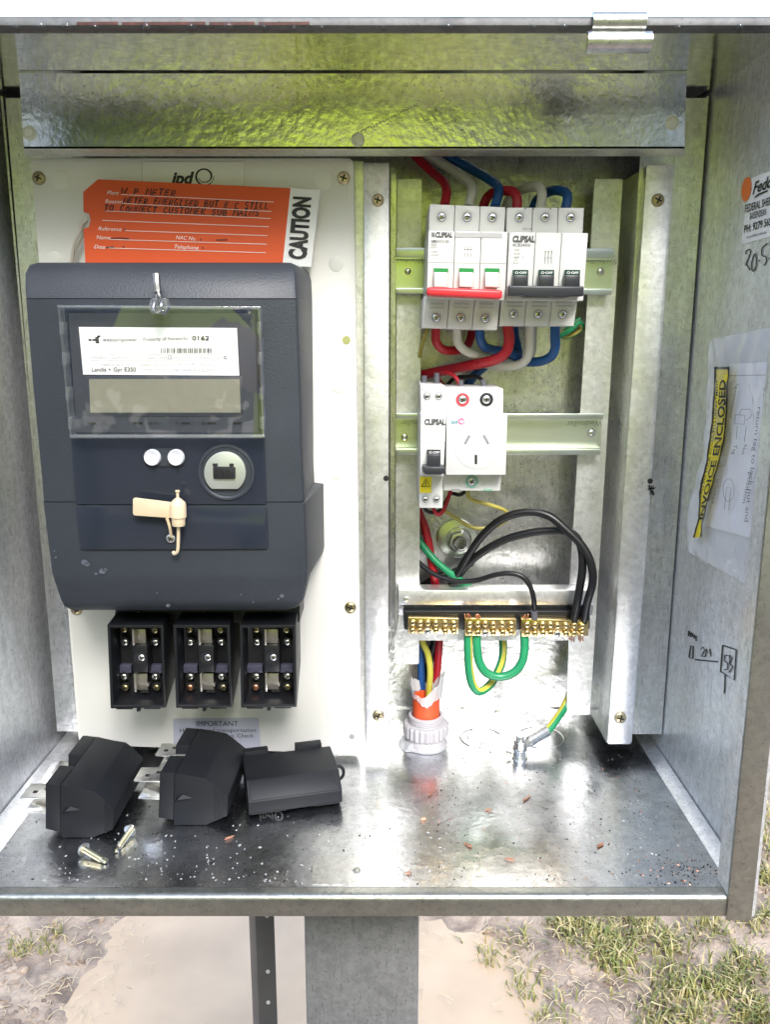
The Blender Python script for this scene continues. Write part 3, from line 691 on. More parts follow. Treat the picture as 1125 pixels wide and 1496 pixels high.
# ================================================================== CAUTION TAG
TG = thing('caution_tag', 'orange handwritten caution tag with white end tucked behind the meter', 'tag')
def tagf(u, v): return PY(u, v, .5330 + (v - 262) * -.00002 + (u - 120) * .000004)
hole = ell(125, 322, 8, 9.5, 10)
obj('card', slab([(143, 262.5), (424.5, 275.5), (412.5, 390), (125, 388), (122, 335), (130, 332), (132.5, 322), (130, 313), (122, 310), (121.5, 281)], tagf, (0, .0004, 0)), M['orange'], TG)
obj('white_end', slab([(424.5, 275.5), (467.5, 278.5), (454.5, 390), (412.5, 390)], tagf, (0, .0004, 0)), M['card_white'], TG)
TL = (0, -.0003, 0)
text('CAUTION', (446, 380), (453.5, 289), 24, tagf, M['print'], TG, TL, (-1, -.06), .055)
ln = lambda x, y: (20 + x / 2.163, 220 + y / 2.163)
pol = []
for a, b_ in (((340, 140), (822, 164)), ((345, 168), (815, 194)), ((290, 192), (812, 216)), ((280, 222), (806, 242)), ((350, 254), (802, 270)), ((306, 282), (800, 297)), ((300, 309), (797, 324))):
    pol += stroke([ln(*a), ln(*b_)], .8)
decal('ruled_line', pol, tagf, M['white_print'], TG, TL)
for s, a, b_ in (('Plant', (296, 140), (333, 141)), ('Reason', (290, 167), (344, 169)), ('Reference', (268, 253), (341, 256)), ('Name', (262, 281), (306, 282)), ('Date', (255, 310), (290, 312)), ('NAC No.', (513, 281), (576, 285)), ('Telephone', (508, 310), (584, 314))):
    text(s, ln(*a), ln(*b_), 5.6, tagf, M['white_print'], TG, TL, shear=.2)
handwrite('W.P METER', ln(338, 138), ln(515, 146), 10, 1.9, tagf, M['ink'], TG)
handwrite('METER ENERGISED BUT E.C STILL', ln(346, 168), ln(808, 188), 9.5, 1.9, tagf, M['ink'], TG)
handwrite('TO CONNECT CUSTOMER SUB MAINS', ln(284, 192), ln(778, 210), 9.5, 1.9, tagf, M['ink'], TG)
pol = []
for pts in ([(350, 248), (352, 256)], [(308, 279), (335, 277), (365, 280)], [(292, 307), (318, 306)], [(345, 303), (350, 309)], [(592, 279), (592, 286)], [(640, 284), (676, 283)], [(596, 306), (600, 311)]): pol += stroke([ln(*p) for p in pts], 1.6)
decal('handwriting', pol, tagf, M['ink'], TG, TL)
bm = NB(); tube3(bm, [PY(*a) for a in ((127, 321, .5322), (119, 328, .531), (116, 340, .531), (108, 360, .533), (104, 386, .535))], .0011, 6)
tube3(bm, [PY(*a) for a in ((127, 323, .5335), (121, 334, .533), (121, 345, .534), (112, 365, .535), (108, 386, .536))], .0008, 6); obj('string_loop', bm, M['string'], TG)

# ================================================================== METER
ME = thing('electricity_meter', 'dark slate electronic electricity meter with clear display cover and two grey buttons', 'electricity meter')
Ym = .475; YmB = .5405
# rows: v, left u, right u at front; front depth; then left/right u at the back plane
rows = [(384, 52, 424, .4915, 60, 447), (388, 41, 429, .4870, 56, 451), (400, 35, 431.5, .4815, 55, 454.5), (420, 35, 432, .4770, 55, 455.5), (436, 36, 433, .4750, 56, 456),
        (437.2, 36, 433, .4756, 56, 456), (438.4, 36, 433, .4750, 56, 456), (560, 46, 437, .4750, 63, 457.5), (700, 59.5, 441.5, .4750, 72, 458.5), (732.6, 62, 443.5, .4750, 75, 460),
        (734, 62, 443.5, .4758, 74, 472), (735.4, 61.5, 444, .4750, 74, 473), (838, 74.5, 448.5, .4750, 84, 474.5), (846, 77, 448, .4753, 86, 473), (876, 87, 443, .4800, 100, 455), (886, 92, 437, .4835, 105, 447), (891, 102, 424, .4885, 110, 440)]
bm = NB(); G = []
for v, ul, ur, yf, bl, br in rows:
    r_ = []
    pl, pr_ = PY(ul, v, yf), PY(ur, v, yf)
    zz = pl.z
    zb = zz + .0
    def bk(u): q = PY(u, v, YmB); return Vector((q.x, YmB, zz))
    e = .0022
    r_ = [bk(bl), Vector((pl.x - .0004, yf + .003, zz)), Vector((pl.x + .0005, yf + .0009, zz)), Vector((pl.x + .0028, yf, zz)), Vector((pr_.x - .0028, yf, zz)), Vector((pr_.x - .0005, yf + .0009, zz)), Vector((pr_.x + .0004, yf + .003, zz)), bk(br)]
    G.append([bm.verts.new(p) for p in r_])
for A, B in zip(G, G[1:]):
    for i in range(7): bm.faces.new((A[i], A[i + 1], B[i + 1], B[i]))
bm.faces.new(G[0][::-1]); bm.faces.new(G[-1]); bm.faces.new([g[0] for g in G] + [g[7] for g in G][::-1]); fixn(bm)
obj('case', bm, M['meter'], ME, angle=28)
# glossy front panel in two pieces, with the seam
Yg = Ym - .0016
obj('front_panel', prism(rnd([(90, 452), (380, 452), (389.5, 737), (110, 737)], 5), Yg, Ym + .001), M['meter_gloss'], ME, bevel=.0006)
obj('front_panel', prism(rnd([(110, 738.6), (389.5, 738.6), (392, 802), (117, 803)], 5), Yg, Ym + .001), M['meter_gloss'], ME, bevel=.0006)
Yd = Yg - .0004
obj('display_panel', prism([(100, 458), (372, 458), (377, 632), (112, 632)], Yd, Yg + .0002), M['meter_inner'], ME)
NP = obj('name_plate', prism([(115, 478), (346, 479.5), (349.5, 549), (121.5, 547.5)], Yd - .0004, Yd), M['label_white'], ME)
ynp = Yd - .0004; fnp = onY(ynp)
ck = lambda x, y: (60 + x / 3.125, 380 + y / 3.125)
pol = []
for x, y, w in ((222, 365, 9), (240, 365, 10), (254, 356, 12), (254, 366, 14), (256, 376, 12), (262, 349, 10)): 
    a, b_ = ck(x - w / 2, y), ck(x + w / 2 + 4, y); pol += stroke([a, b_], 2.4)
decal('logo_mark', pol, fnp, M['print'], NP)
text('westernpower', ck(282, 372), ck(440, 372), 6.0, fnp, M['print_mid'], NP, space=1.05)
text('Property of Networks', ck(468, 370), ck(670, 364), 5.2, fnp, M['print_grey'], NP, bold=.004)
text('0162', ck(690, 366), ck(768, 366), 6.2, fnp, M['print'], NP, bold=.02)
rr = random.Random(11); pol = []
x = 548
while x < 778:
    w = rr.choice([2, 3, 5]); pol.append([ck(x, 403), ck(x + w, 403), ck(x + w, 425), ck(x, 425)]); x += w + rr.choice([3, 4, 6, 8])
decal('barcode', pol, fnp, M['print'], NP)
text('3PH4W  3x240/415V  10-100A  50Hz   IP51  CL.1   Made in EU', ck(230, 452), ck(830, 452), 4.4, fnp, M['print_pale'], NP)
decal('ruled_line', stroke([ck(228, 430), ck(830, 430)], .5) + stroke([ck(228, 459), ck(850, 459)], .5), fnp, M['print_pale'], NP)
text('C', ck(835, 452), ck(850, 452), 4.6, fnp, M['print'], NP, bold=.02)
decal('mark', ring2(*ck(588, 444), 3.4, 3.4, .8, 4, .785, 7.07), fnp, M['print_grey'], NP)
text('1000imp/kWh    500imp/kvarh    2 tariff    Date', ck(275, 482), ck(780, 482), 3.8, fnp, M['print_pale'], NP)
text('Landis + Gyr E350', ck(232, 509), ck(434, 509), 6.2, fnp, M['print'], NP, bold=.004)
text('ZMR120 2012 Mfd 0000 EN 62052', ck(462, 509), ck(790, 509), 4.2, fnp, M['print_pale'], NP)
FRm = obj('display_frame', prism([(124, 549.5), (354, 550.5), (355.5, 608), (127, 608)], Yd - .0006, Yd), M['meter_inner'], ME, bevel=.0004)
obj('display', prism([(130, 554), (350, 554), (351.5, 603), (132, 603)], Yd - .0009, Yd - .0004), M['lcd'], ME)
fid = onY(Yd)
pol = []
for x in (232, 444, 661, 779, 896): a, b_ = ck(x - 20, 745), ck(x + 20, 745); pol += stroke([a, b_], 3.2)
decal('indicator_slot', pol, fid, M['print'], ME)
for s, x in (('Wh', 272), ('varh', 480), ('A', 616), ('B', 735), ('C', 850)): text(s, ck(x, 752), ck(x + 14 * len(s), 752), 5.2, fid, M['print'], ME)
# clear cover: hollow box lid
Yc = Yg - .0085
q = [(84, 447), (380, 449), (386, 639), (102, 639)]
CV = obj('clear_cover', prism(rnd(q, 4), Yc, Yc + .0012), M['clear'], ME)
def inset(q, d):
    cx = sum(p[0] for p in q) / 4; cy = sum(p[1] for p in q) / 4
    return [(p[0] + (d if p[0] < cx else -d), p[1] + (d if p[1] < cy else -d)) for p in q]
bm = NB(); o_ = [PY(u, v, Yc + .0013) for u, v in q]; i_ = [PY(u, v, Yc + .0013) for u, v in inset(q, 3)]
for i in range(4):
    j = (i + 1) % 4; poly3(bm, [o_[i], o_[j], i_[j], i_[i]], [Vector((p.x, Yg - .0001, p.z)) for p in (o_[i], o_[j], i_[j], i_[i])])
fixn(bm); obj('cover_wall', bm, M['clear_edge'], CV, smooth=False)
for v in (480, 524, 575, 618):
    for s in (0, 1):
        u = (89.5 + (v - 480) * .093) if s == 0 else (378.5 + (v - 480) * .032)
        obj('cover_rib', prism(rect(u - 3.2, v - 9, u + 3.2, v + 9), Yc + .0014, Yg - .0003), M['clear_edge'], CV, bevel=.0005)
obj('cover_edge', prism([(101, 635.5), (387, 635.5), (387, 640.5), (102, 640.5)], Yc - .0004, Yc + .0018), M['clear_edge'], CV, bevel=.0004)
obj('cover_edge', prism([(83, 446), (381, 448), (381, 451), (83, 449.5)], Yc - .0004, Yc + .0018), M['clear_edge'], CV, bevel=.0004)
obj('sealing_lug', prism(rnd([(216, 450), (220, 436), (243, 436), (246, 450), (240, 459), (222, 459)], 3), Yc - .003, Yc + .004), M['clear_edge'], CV, bevel=.0006)
# buttons
obj('button_recess', prism(rnd([(211, 655), (270, 655), (270, 681), (211, 681)], 13, 6), Yg - .0003, Yg + .0005), M['meter'], ME)
decal('recess_rim', stroke(rnd([(210, 654), (271, 654), (271, 682), (210, 682)], 13.5, 6) + [(210 + 13, 654)], 1.2), onY(Yg), M['dark'], ME, (0, -.0004, 0))
for u in (223.5, 258):
    p = PY(u, 668, Yg); k_ = pxm(u, 668, Yg) * 12.2; bm = NB()
    lathe(bm, [(1 * k_, .0003), (.98 * k_, .0022), (.88 * k_, .0030), (.6 * k_, .0024), (0, .0017)], faceM(p), 28); fixn(bm); obj('push_button', bm, M['button'], ME, angle=60)
text('1', (223, 690), (225, 690), 5, onY(Yg), M['print'], ME); text('2', (257, 690), (261, 690), 5, onY(Yg), M['print'], ME)
# optical port
p = PY(331, 690, Yg); k_ = pxm(331, 690, Yg); bm = NB()
lathe(bm, [(42 * k_, -.0002), (41 * k_, .0010), (38 * k_, .0012), (36.5 * k_, .0008), (35.5 * k_, .0004), (33 * k_, .0005), (32.5 * k_, .0003), (0, .0003)], faceM(p), 40); fixn(bm); OPT = obj('port_ring', bm, M['meter'], ME)
pts = [(328.5 + 30.5 * math.cos(a), 690.5 + 30.5 * math.sin(a)) for a in [math.radians(128 + 284 * q / 30) for q in range(31)]]
obj('port_plate', prism(pts, Yg - .0026, Yg - .0002), M['port_metal'], OPT, bevel=.0003)
obj('port_window', prism(rnd([(311, 682), (343.5, 682.5), (343.5, 700), (311.5, 700)], 2), Yg - .0040, Yg - .0025), M['dark'], OPT, bevel=.0004)
for u, v, w, h in ((314, 679.5, 7, 4), (338, 679.5, 6, 4)): obj('port_clip', prism(rect(u - w / 2, v - h / 2, u + w / 2, v + h / 2), Yg - .0036, Yg - .0025), M['dark'], OPT)
obj('port_lens', cylY(322, 691, Yg - .0042, Yg - .0039, 4.2), M['phone'], OPT); obj('port_lens', cylY(333, 691, Yg - .0042, Yg - .0039, 4.2), M['phone'], OPT)
# cover screw
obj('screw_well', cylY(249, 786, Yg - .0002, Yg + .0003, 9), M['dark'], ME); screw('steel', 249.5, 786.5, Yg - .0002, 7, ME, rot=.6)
decal('scuff_mark', [ell(u, v, r * 1.3, r, 12) for u, v, r in ((124, 821, 4), (128, 824, 3.5), (150, 834, 4), (154, 832, 2.5), (141, 838, 2), (82, 814, 1.5), (230, 866, 1), (246, 884, 2.5), (412, 870, 2.5), (407, 874, 1.5), (352, 868, 1), (370, 879, 1), (80, 805, 1))], onY(Ym), mat('chalky_scuff', (.085, .095, .12), .8, var=.4, vs=400), ME, (0, -.0006, 0))

# seals
S1 = thing('wire_seal', 'crimped metal wire seal looped through the clear cover at the top of the meter', 'seal')
bm = NB(); tube3(bm, [PY(228, 401, .4695), PY(229, 414, .4685), PY(230.5, 427, .468)], .0022, 8); obj('crimp_ferrule', bm, M['lead'], S1, bevel=0)
bm = NB(); tube3(bm, [PY(230.5, 426, .468), PY(234, 436, .461), PY(236, 446, .457), PY(231, 455, .457), PY(224, 452, .458), PY(226, 442, .461), PY(229, 430, .467)], .0008, 6); obj('seal_wire', bm, M['steel'], S1)
S2 = thing('tag_seal', 'cream plastic flag seal with a bullet shaped lock hanging over the lower meter cover', 'seal')
Ys = Yg - .006
obj('flag', prism(rnd([(194, 727), (250, 734), (250, 757), (194, 753)], 4), Ys, Ys + .0014), M['cream_seal'], S2, bevel=.0004)
c0 = PY(261, 768, Ys); k_ = pxm(261, 768, Ys); bm = NB()
lathe(bm, [(0, 0), (9 * k_, 0), (9.6 * k_, 1.5 * k_), (10 * k_, 12 * k_), (11.8 * k_, 13 * k_), (11.8 * k_, 30 * k_), (10.5 * k_, 35 * k_), (5 * k_, 40 * k_), (2 * k_, 42 * k_), (2 * k_, 49 * k_), (3.4 * k_, 50.5 * k_), (3.2 * k_, 52.5 * k_), (0, 53 * k_)], Matrix.Translation(c0) @ Matrix.Rotation(.02, 4, 'Y'), 18); fixn(bm)
obj('lock_body', bm, M['cream_seal'], S2)
bm = NB(); tube3(bm, [PY(260.5, 768, Ys), PY(260.5, 785, Ys + .001), PY(259.5, 804, Ys + .002), PY(255, 809, Ys + .003), PY(253, 806, Ys + .004)], .0010, 8); obj('tail', bm, M['cream_seal'], S2)
bm = NB(); tube3(bm, [PY(244, 757, Ys), PY(248, 770, Ys + .001), PY(250, 784, Ys + .004)], .0009, 8); obj('seal_wire', bm, M['cream_seal'], S2)

# ================================================================== FUSE BASES
def fuse_base(q, label, cop):
    t = thing('fuse_holder', label, 'fuse holder', 'open fuse holders in the row under the meter')
    Yf, Yi, Yb = .4935, .513, .5405
    # housing: open tray
    fr = [PY(u, v, Yf) for u, v in q]; inn = [PY(u, v, Yf) for u, v in inset(q, 4.2)]
    bm = NB(); of = [bm.verts.new(p) for p in fr]; inf = [bm.verts.new(p) for p in inn]
    ind = [bm.verts.new(Vector((p.x, Yi, p.z))) for p in inn]
    ob = [bm.verts.new(Vector((p.x + dx, Yb, p.z + dz))) for p, dx, dz in zip(fr, (.002, -.002, -.002, .002), (.006, .006, .012, .012))]
    for i in range(4):
        j = (i + 1) % 4
        bm.faces.new((of[i], of[j], inf[j], inf[i])); bm.faces.new((inf[i], inf[j], ind[j], ind[i])); bm.faces.new((of[j], of[i], ob[i], ob[j]))
    bm.faces.new(ind); bm.faces.new(ob[::-1]); fixn(bm)
    obj('housing', bm, M['black'], t, bevel=.0004)
    w = q[1][0] - q[0][0]
    L_ = lambda x, y: quadpt(q, x, y)
    R_ = lambda x0, y0, x1, y1: subquad(q, x0, y0, x1, y1)
    obj('web', prism(R_(.05, .485, .40, .578), Yi - .004, Yi), M['lavender'], t, bevel=.0003); obj('web', prism(R_(.70, .485, .945, .578), Yi - .004, Yi), M['lavender'], t, bevel=.0003)
    obj('post', prism(R_(.43, .25, .70, .57), Yi - .0115, Yi - .0002), M['black'], t, bevel=.0004)
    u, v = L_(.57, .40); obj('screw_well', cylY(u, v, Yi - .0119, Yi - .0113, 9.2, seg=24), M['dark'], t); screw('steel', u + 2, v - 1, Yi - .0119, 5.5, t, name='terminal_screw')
    for y0, y1, yy in ((.05, .24, 0), (.585, .80, 1)):    # spring contacts: two folded leaves
        bm = prism(R_(.44, y0, .68, y1 - .02), Yi - .0075, Yi - .0062); prism(R_(.44, y0, .475, y1 + .005), Yi - .0135, Yi - .0076, bm)
        if yy: prism(R_(.67, y1 - .09, .70, y1 - .06), Yi - .0105, Yi - .0063, bm)
        obj('contact_clip', bm, M['dull_clip'], t, bevel=.0002)
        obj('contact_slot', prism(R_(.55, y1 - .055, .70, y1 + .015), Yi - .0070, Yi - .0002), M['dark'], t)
    for i, (x, y) in enumerate(((.29, .045), (.30, .20), (.84, .05), (.845, .20), (.275, .615), (.275, .745), (.835, .615), (.84, .745))):
        u, v = L_(x, y); cp = i in cop
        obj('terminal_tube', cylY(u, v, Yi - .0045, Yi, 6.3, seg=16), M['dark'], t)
        screw('old' if cp and i < 4 else 'copper' if cp else ('steel' if i in (1, 3, 4, 6) else 'old'), u + random.uniform(-1, 1), v + 1, Yi - .0047, 5.0, t, name='terminal_screw')
    # ribs on the roof, nub below
    for x in (.25, .5, .75): 
        u, v = L_(x, 1.0); obj('locating_nub', prism(rect(u - (2.5 if x == .5 else 12), v - 1, u + (2.5 if x == .5 else 12), v + (5 if x == .5 else 1.5)), Yf + .002, Yf + .006), M['black'], t, bevel=.0003)
fuse_base([(156.4, 912.5), (238.5, 913.4), (242.5, 1034), (161.4, 1035)], 'black open fuse holder under the meter, at the left end of its row', (0,))
fuse_base([(253, 913), (335.3, 913), (339.7, 1034), (257, 1034)], 'black open fuse holder under the meter, between the other two of its row', (0, 5))
fuse_base([(350, 913), (432, 913), (433.6, 1033), (352, 1034)], 'black open fuse holder under the meter, at the right end of its row', (0, 2, 5))
t = thing('cable_trough', 'black terminal trough in the shadow just below the meter above the fuse bases', 'terminal trough')
obj('trough', prism([(170, 880), (438, 880), (438, 909), (166, 909)], .512, .5405), M['black'], t, bevel=.0005)
for u in (203, 298, 393): obj('rib', prism(rect(u - 1.5, 885, u + 1.5, 906), .5105, .5121), M['black'], t)

# ================================================================== FUSE CARRIERS LYING ON THE TRAY
def carrier(face, left, Yc_, back_ref, label, dent, prongs):
    """face: end-face outline; left: outline of the narrower flange left of it; back_ref: (index, px) telling where the extrusion ends"""
    t = thing('fuse_carrier', label, 'fuse carrier', 'pulled fuse carriers lying on the tray')
    fr = [PY(u, v, Yc_) for u, v in face]
    low = min(p.z for p in fr); fr = [p + Vector((0, 0, ZF + .0003 - low)) for p in fr]; dz = ZF + .0003 - low
    i, px = back_ref; E = PZ(px[0], px[1], fr[i].z) - fr[i]; E.z = 0
    bm = NB(); poly3(bm, fr, [p + E for p in fr]); fixn(bm); obj('body', bm, M['black_soft'], t, bevel=.0004)
    lf = [PY(u, v, Yc_ + .0012) + Vector((0, 0, dz)) for u, v in left]
    Eh = E.normalized()
    for a, b_, dl in ((.0, .36, 0), (.58, 1.0, 0)):
        bm = NB(); poly3(bm, [p + E * a for p in lf], [p + E * b_ for p in lf]); fixn(bm); obj('flange_block', bm, M['black_soft'], t, bevel=.0005)
    wd = lf[1] - lf[0]
    bm = NB(); q = [lf[0] * .55 + lf[3] * .45 + wd * .3, lf[1] * .55 + lf[2] * .45, lf[2], lf[3] + wd * .3]; poly3(bm, [p + E * .362 for p in q], [p + E * .578 for p in q]); fixn(bm); obj('flange_block', bm, M['black_soft'], t)
    # grip ribs and moulded lug on the end face
    R_ = fr[-1]
    n = len(fr)
    for k in range(5):
        f0 = dent['rib0'][0] + (dent['rib1'][0] - dent['rib0'][0]) * k / 4
        va = dent['top'](f0); vb = dent['bot'](f0)
        bm = prism([(f0 - .8, va), (f0 + .8, va), (f0 + .8, vb), (f0 - .8, vb)], Yc_ - .0004, Yc_ - .00005)
        for vv in bm.verts: vv.co.z += dz
        obj('grip_rib', bm, M['black_soft'], t)
    bm = NB(); u, v = dent['lug']; P_ = [(u - 14, v + 3), (u + 14, v - 4), (u - 1, v - 9), (u - 10, v - 6)]
    fr2 = [PY(a, b2, Yc_ - .0001) + Vector((0, 0, dz)) for a, b2 in P_]
    pk = PY(u - 9, v - 1, Yc_ - .0035) + Vector((0, 0, dz))
    vs = [bm.verts.new(p) for p in fr2]; vp = bm.verts.new(pk); bm.faces.new(vs)
    for k in range(4): bm.faces.new((vs[k], vs[(k + 1) % 4], vp))
    fixn(bm); obj('lug', bm, M['black_soft'], t, smooth=False)
    # blades: folded tinned strips sticking out to the left
    xl = lf[0].x
    for pos, (zt_, zb_), ln_ in prongs:
        c = lf[0] + E * pos; zt = PY(*zt_, c.y).z; zb = PY(*zb_, c.y).z
        wy = .0082; x1 = xl + .006 + (E.x * pos); x0 = x1 - .008 - ln_
        bm = NB()
        for z, lo, tw in ((zt, 0, 0), (zb, .002, .0025)):
            a = [Vector((x0 + lo, c.y - wy, z + tw * .3)), Vector((x1, c.y - wy, z)), Vector((x1, c.y + wy, z)), Vector((x0 + lo, c.y + wy, z + tw * .3))]
            poly3(bm, a, [p + Vector((0, 0, -.0011)) for p in a])
        bmesh.ops.recalc_face_normals(bm, faces=bm.faces[:])
        mid = (zt + zb) / 2
        tube = [Vector((x1, c.y - wy, zb + .001)), Vector((x0 + .006, c.y - wy, mid + .001)), Vector((x0 + .002, c.y - wy, zb + .0005))]
        poly3(bm, [tube[0], tube[1], tube[2]], [p + Vector((0, wy * 2, 0)) for p in tube])
        fixn(bm); B = obj('contact_blade', bm, M['tin'], t, bevel=.0003)
        for dx in (.35, .65):
            xx = x0 + (x1 - x0 - .004) * dx; bm = box((xx - .0013, c.y - .0012 + (dx - .5) * .012, zt + .0001), (xx + .0013, c.y + .0012 + (dx - .5) * .012, zt + .0002)); obj('punched_slot', bm, M['dark'], B)
def lin(x0, y0, x1, y1): return lambda x: y0 + (y1 - y0) * (x - x0) / (x1 - x0)
carrier([(88.8, 1147), (115.5, 1153), (137, 1156.6), (150, 1166), (165.8, 1183), (164.7, 1212), (135.8, 1224), (91, 1224), (88, 1217)], [(66.3, 1145), (88.6, 1147), (88, 1216.5), (66.3, 1211)], PZ(110, 1224, ZF).y, (2, (184, 1084)),
        'black fuse carrier with two silver blades, lying against the left wall', dict(rib0=(153, 0), rib1=(164, 0), top=lin(150, 1168, 165.8, 1184.5), bot=lin(135.8, 1222, 164.7, 1211), lug=(104, 1187)),
        [(.18, ((30, 1154), (30, 1176)), .016), (.75, ((78, 1120), (78, 1133)), .012)])
carrier([(255.6, 1130.3), (277, 1133.9), (299.7, 1138.1), (312.5, 1147.4), (333, 1163.8), (332.4, 1192), (301, 1205.7), (254, 1205.7), (253.4, 1198.6)], [(233.5, 1128.9), (255.4, 1130.3), (253.3, 1198.4), (231.4, 1195)], PZ(280, 1205.7, ZF).y, (2, (331, 1070.6)),
        'black fuse carrier with two silver blades, lying in front of the grey warning label', dict(rib0=(314, 0), rib1=(331, 0), top=lin(312.5, 1149, 333, 1165), bot=lin(301, 1204, 332.4, 1191), lug=(268, 1170)),
        [(.18, ((205, 1130), (205, 1156)), .016), (.70, ((238, 1094), (238, 1112)), .012)])
# third carrier, blades down behind
t = thing('fuse_carrier', 'black fuse carrier lying face up with no blades showing, right of the other two', 'fuse carrier', 'pulled fuse carriers lying on the tray')
A = PZ(363.6, 1198.5, ZF + .0003); B = PZ(500.5, 1179.5, ZF + .0003); Ex = B - A
nrm = Vector((-Ex.y, Ex.x, 0)).normalized()      # away from the camera
if nrm.y < 0: nrm = -nrm
def onplane(u, v, d):                              # point seen at (u, v) on the vertical plane d behind the front edge
    r_ = ray(u, v); p0 = A + nrm * d; k_ = (p0 - O).dot(nrm) / r_.dot(nrm); return O + r_ * k_
z2 = onplane(362, 1172.6, 0).z; z3 = onplane(361, 1140, .012).z
dtop = 0.0
pt = PZ(357.6, 1103.8, z3 + .001); dtop = (pt - A).dot(nrm)
prof = [(.009, A.z), (0, A.z + .004), (0, z2), (.012, z3), (dtop, z3 + .001), (dtop, A.z + .004), (dtop - .006, A.z)]
bm = NB(); poly3(bm, [A + nrm * d + Vector((0, 0, z - A.z)) for d, z in prof], [A + Ex + nrm * d + Vector((0, 0, z - A.z)) for d, z in prof]); fixn(bm)
obj('body', bm, M['black_soft'], t, bevel=.0008)
for a, b_ in ((.02, .29), (.60, .90)):
    o_ = A + Ex * a + nrm * (dtop + .0002); e_ = Ex * (b_ - a); bm = NB()
    q = [o_ + Vector((0, 0, .006)), o_ + e_ + Vector((0, 0, .006)), o_ + e_ + Vector((0, 0, z3 - A.z + .0035)), o_ + Vector((0, 0, z3 - A.z + .0035))]
    poly3(bm, q, [p + nrm * .006 for p in q]); fixn(bm); obj('flange_block', bm, M['black_soft'], t, bevel=.0005)
sl_ = Vector((0, 0, z3 - z2)) + nrm * .012; sn = Vector((0, 0, .012)) - nrm * (z3 - z2); sn.normalize()
bm = NB(); o_ = A + Vector((0, 0, z2 - A.z)); q = [o_ + Ex * .03 + sl_ * .06, o_ + Ex * .95 + sl_ * .06, o_ + Ex * .95 + sl_ * .97, o_ + Ex * .03 + sl_ * .97]
poly3(bm, [p + sn * .0006 for p in q], q); fixn(bm); obj('label_recess', bm, M['black_soft'], t, bevel=.0002)
for z_, a, b_ in ((.30, .02, .4), (.30, .7, .97)):
    q = [A + Ex * a + Vector((0, 0, (z2 - A.z) * z_)) - nrm * .0001, A + Ex * b_ + Vector((0, 0, (z2 - A.z) * z_)) - nrm * .0001]
    bm = NB(); poly3(bm, [q[0], q[1], q[1] + Vector((0, 0, .0007)), q[0] + Vector((0, 0, .0007))], [p + nrm * .0004 for p in (q[0], q[1], q[1] + Vector((0, 0, .0007)), q[0] + Vector((0, 0, .0007)))]); fixn(bm); obj('step_line', bm, M['dark'], t)
cr = A + Ex * 1.0 + nrm * (dtop * .55) + Vector((0, 0, (z3 - A.z) * .55)); bm = NB(); exn = Ex.normalized()
tube3(bm, [cr + exn * (.004 * math.cos(a) + .0015) + Vector((0, 0, .005 * math.sin(a))) for a in [math.radians(-110 + 220 * q / 12) for q in range(13)]], .0011, 8, n=1); obj('retaining_ring', bm, M['black_soft'], t)
# moulded mark on the front underside (seen only mirrored in the tray)
qf = lambda x, y: A + Ex * x + nrm * (.009 - .009 * y - .0003) + Vector((0, 0, .004 * y - .0004))
text('ipd', (.12, .15), (.26, .15), .55, qf, M['print_pale'], t, (0, 0, 0), (0, 1))
decal('swirl_mark', [[(.32 + r * math.cos(a) * .045, .5 + r * math.sin(a) * .4) for r, a in ((1, a0), (1, a1), (.7, a1), (.7, a0))] for a0, a1 in [(2 * math.pi * q / 16, 2 * math.pi * (q + 1) / 16) for q in range(16)]], qf, M['print_pale'], t, (0, 0, 0))

# loose self-drilling screws
def loose_screw(hu, hv, tu, tv, label):
    t = thing('drill_screw', label, 'screw', 'loose drill screws on the tray')
    a = PZ(hu, hv, ZF + .0042); b_ = PZ(tu, tv, ZF + .0014); d = (b_ - a); ln_ = d.length; R = d.to_track_quat('Z', 'Y').to_matrix().to_4x4(); Mx = Matrix.Translation(a) @ R
    k_ = .0040
    bm = NB(); lathe(bm, [(0, -.0026), (k_ * .45, -.0024), (k_ * .85, -.0012), (k_, -.0002), (k_, .0008), (k_ * .4, .0007), (0, .0007)], Mx, 20); fixn(bm); obj('head', bm, M['brass_screw'] if 0 else M['tin'], t)
    prof = []; r = .0014; z = .0006; stp = .0013
    while z < ln_ * .72:
        prof += [(r, z), (r * 1.32, z + stp * .35), (r * 1.32, z + stp * .5), (r, z + stp * .85)]; z += stp
    prof += [(r * .95, z), (r * .95, ln_ * .8), (r * .75, ln_ * .93), (0, ln_)]
    bm = NB(); lathe(bm, prof, Mx, 14); fixn(bm); obj('thread', bm, mat('yellow_zinc', (.72, .66, .46), .3, 1), t, angle=25)
    obj('drill_flute', box((-.0003, -.0014, ln_ * .80), (.0003, .0014, ln_ * .96)), M['steel'], t)
    o = ORDER[-1]; o.data.transform(Mx @ Matrix.Translation((.0016, 0, 0)))
loose_screw(122, 1240, 156, 1260, 'loose drill screw lying point towards the lower right, in front of the left fuse carrier')
loose_screw(191, 1212, 168, 1245, 'loose drill screw lying point towards the viewer, between two fuse carriers')

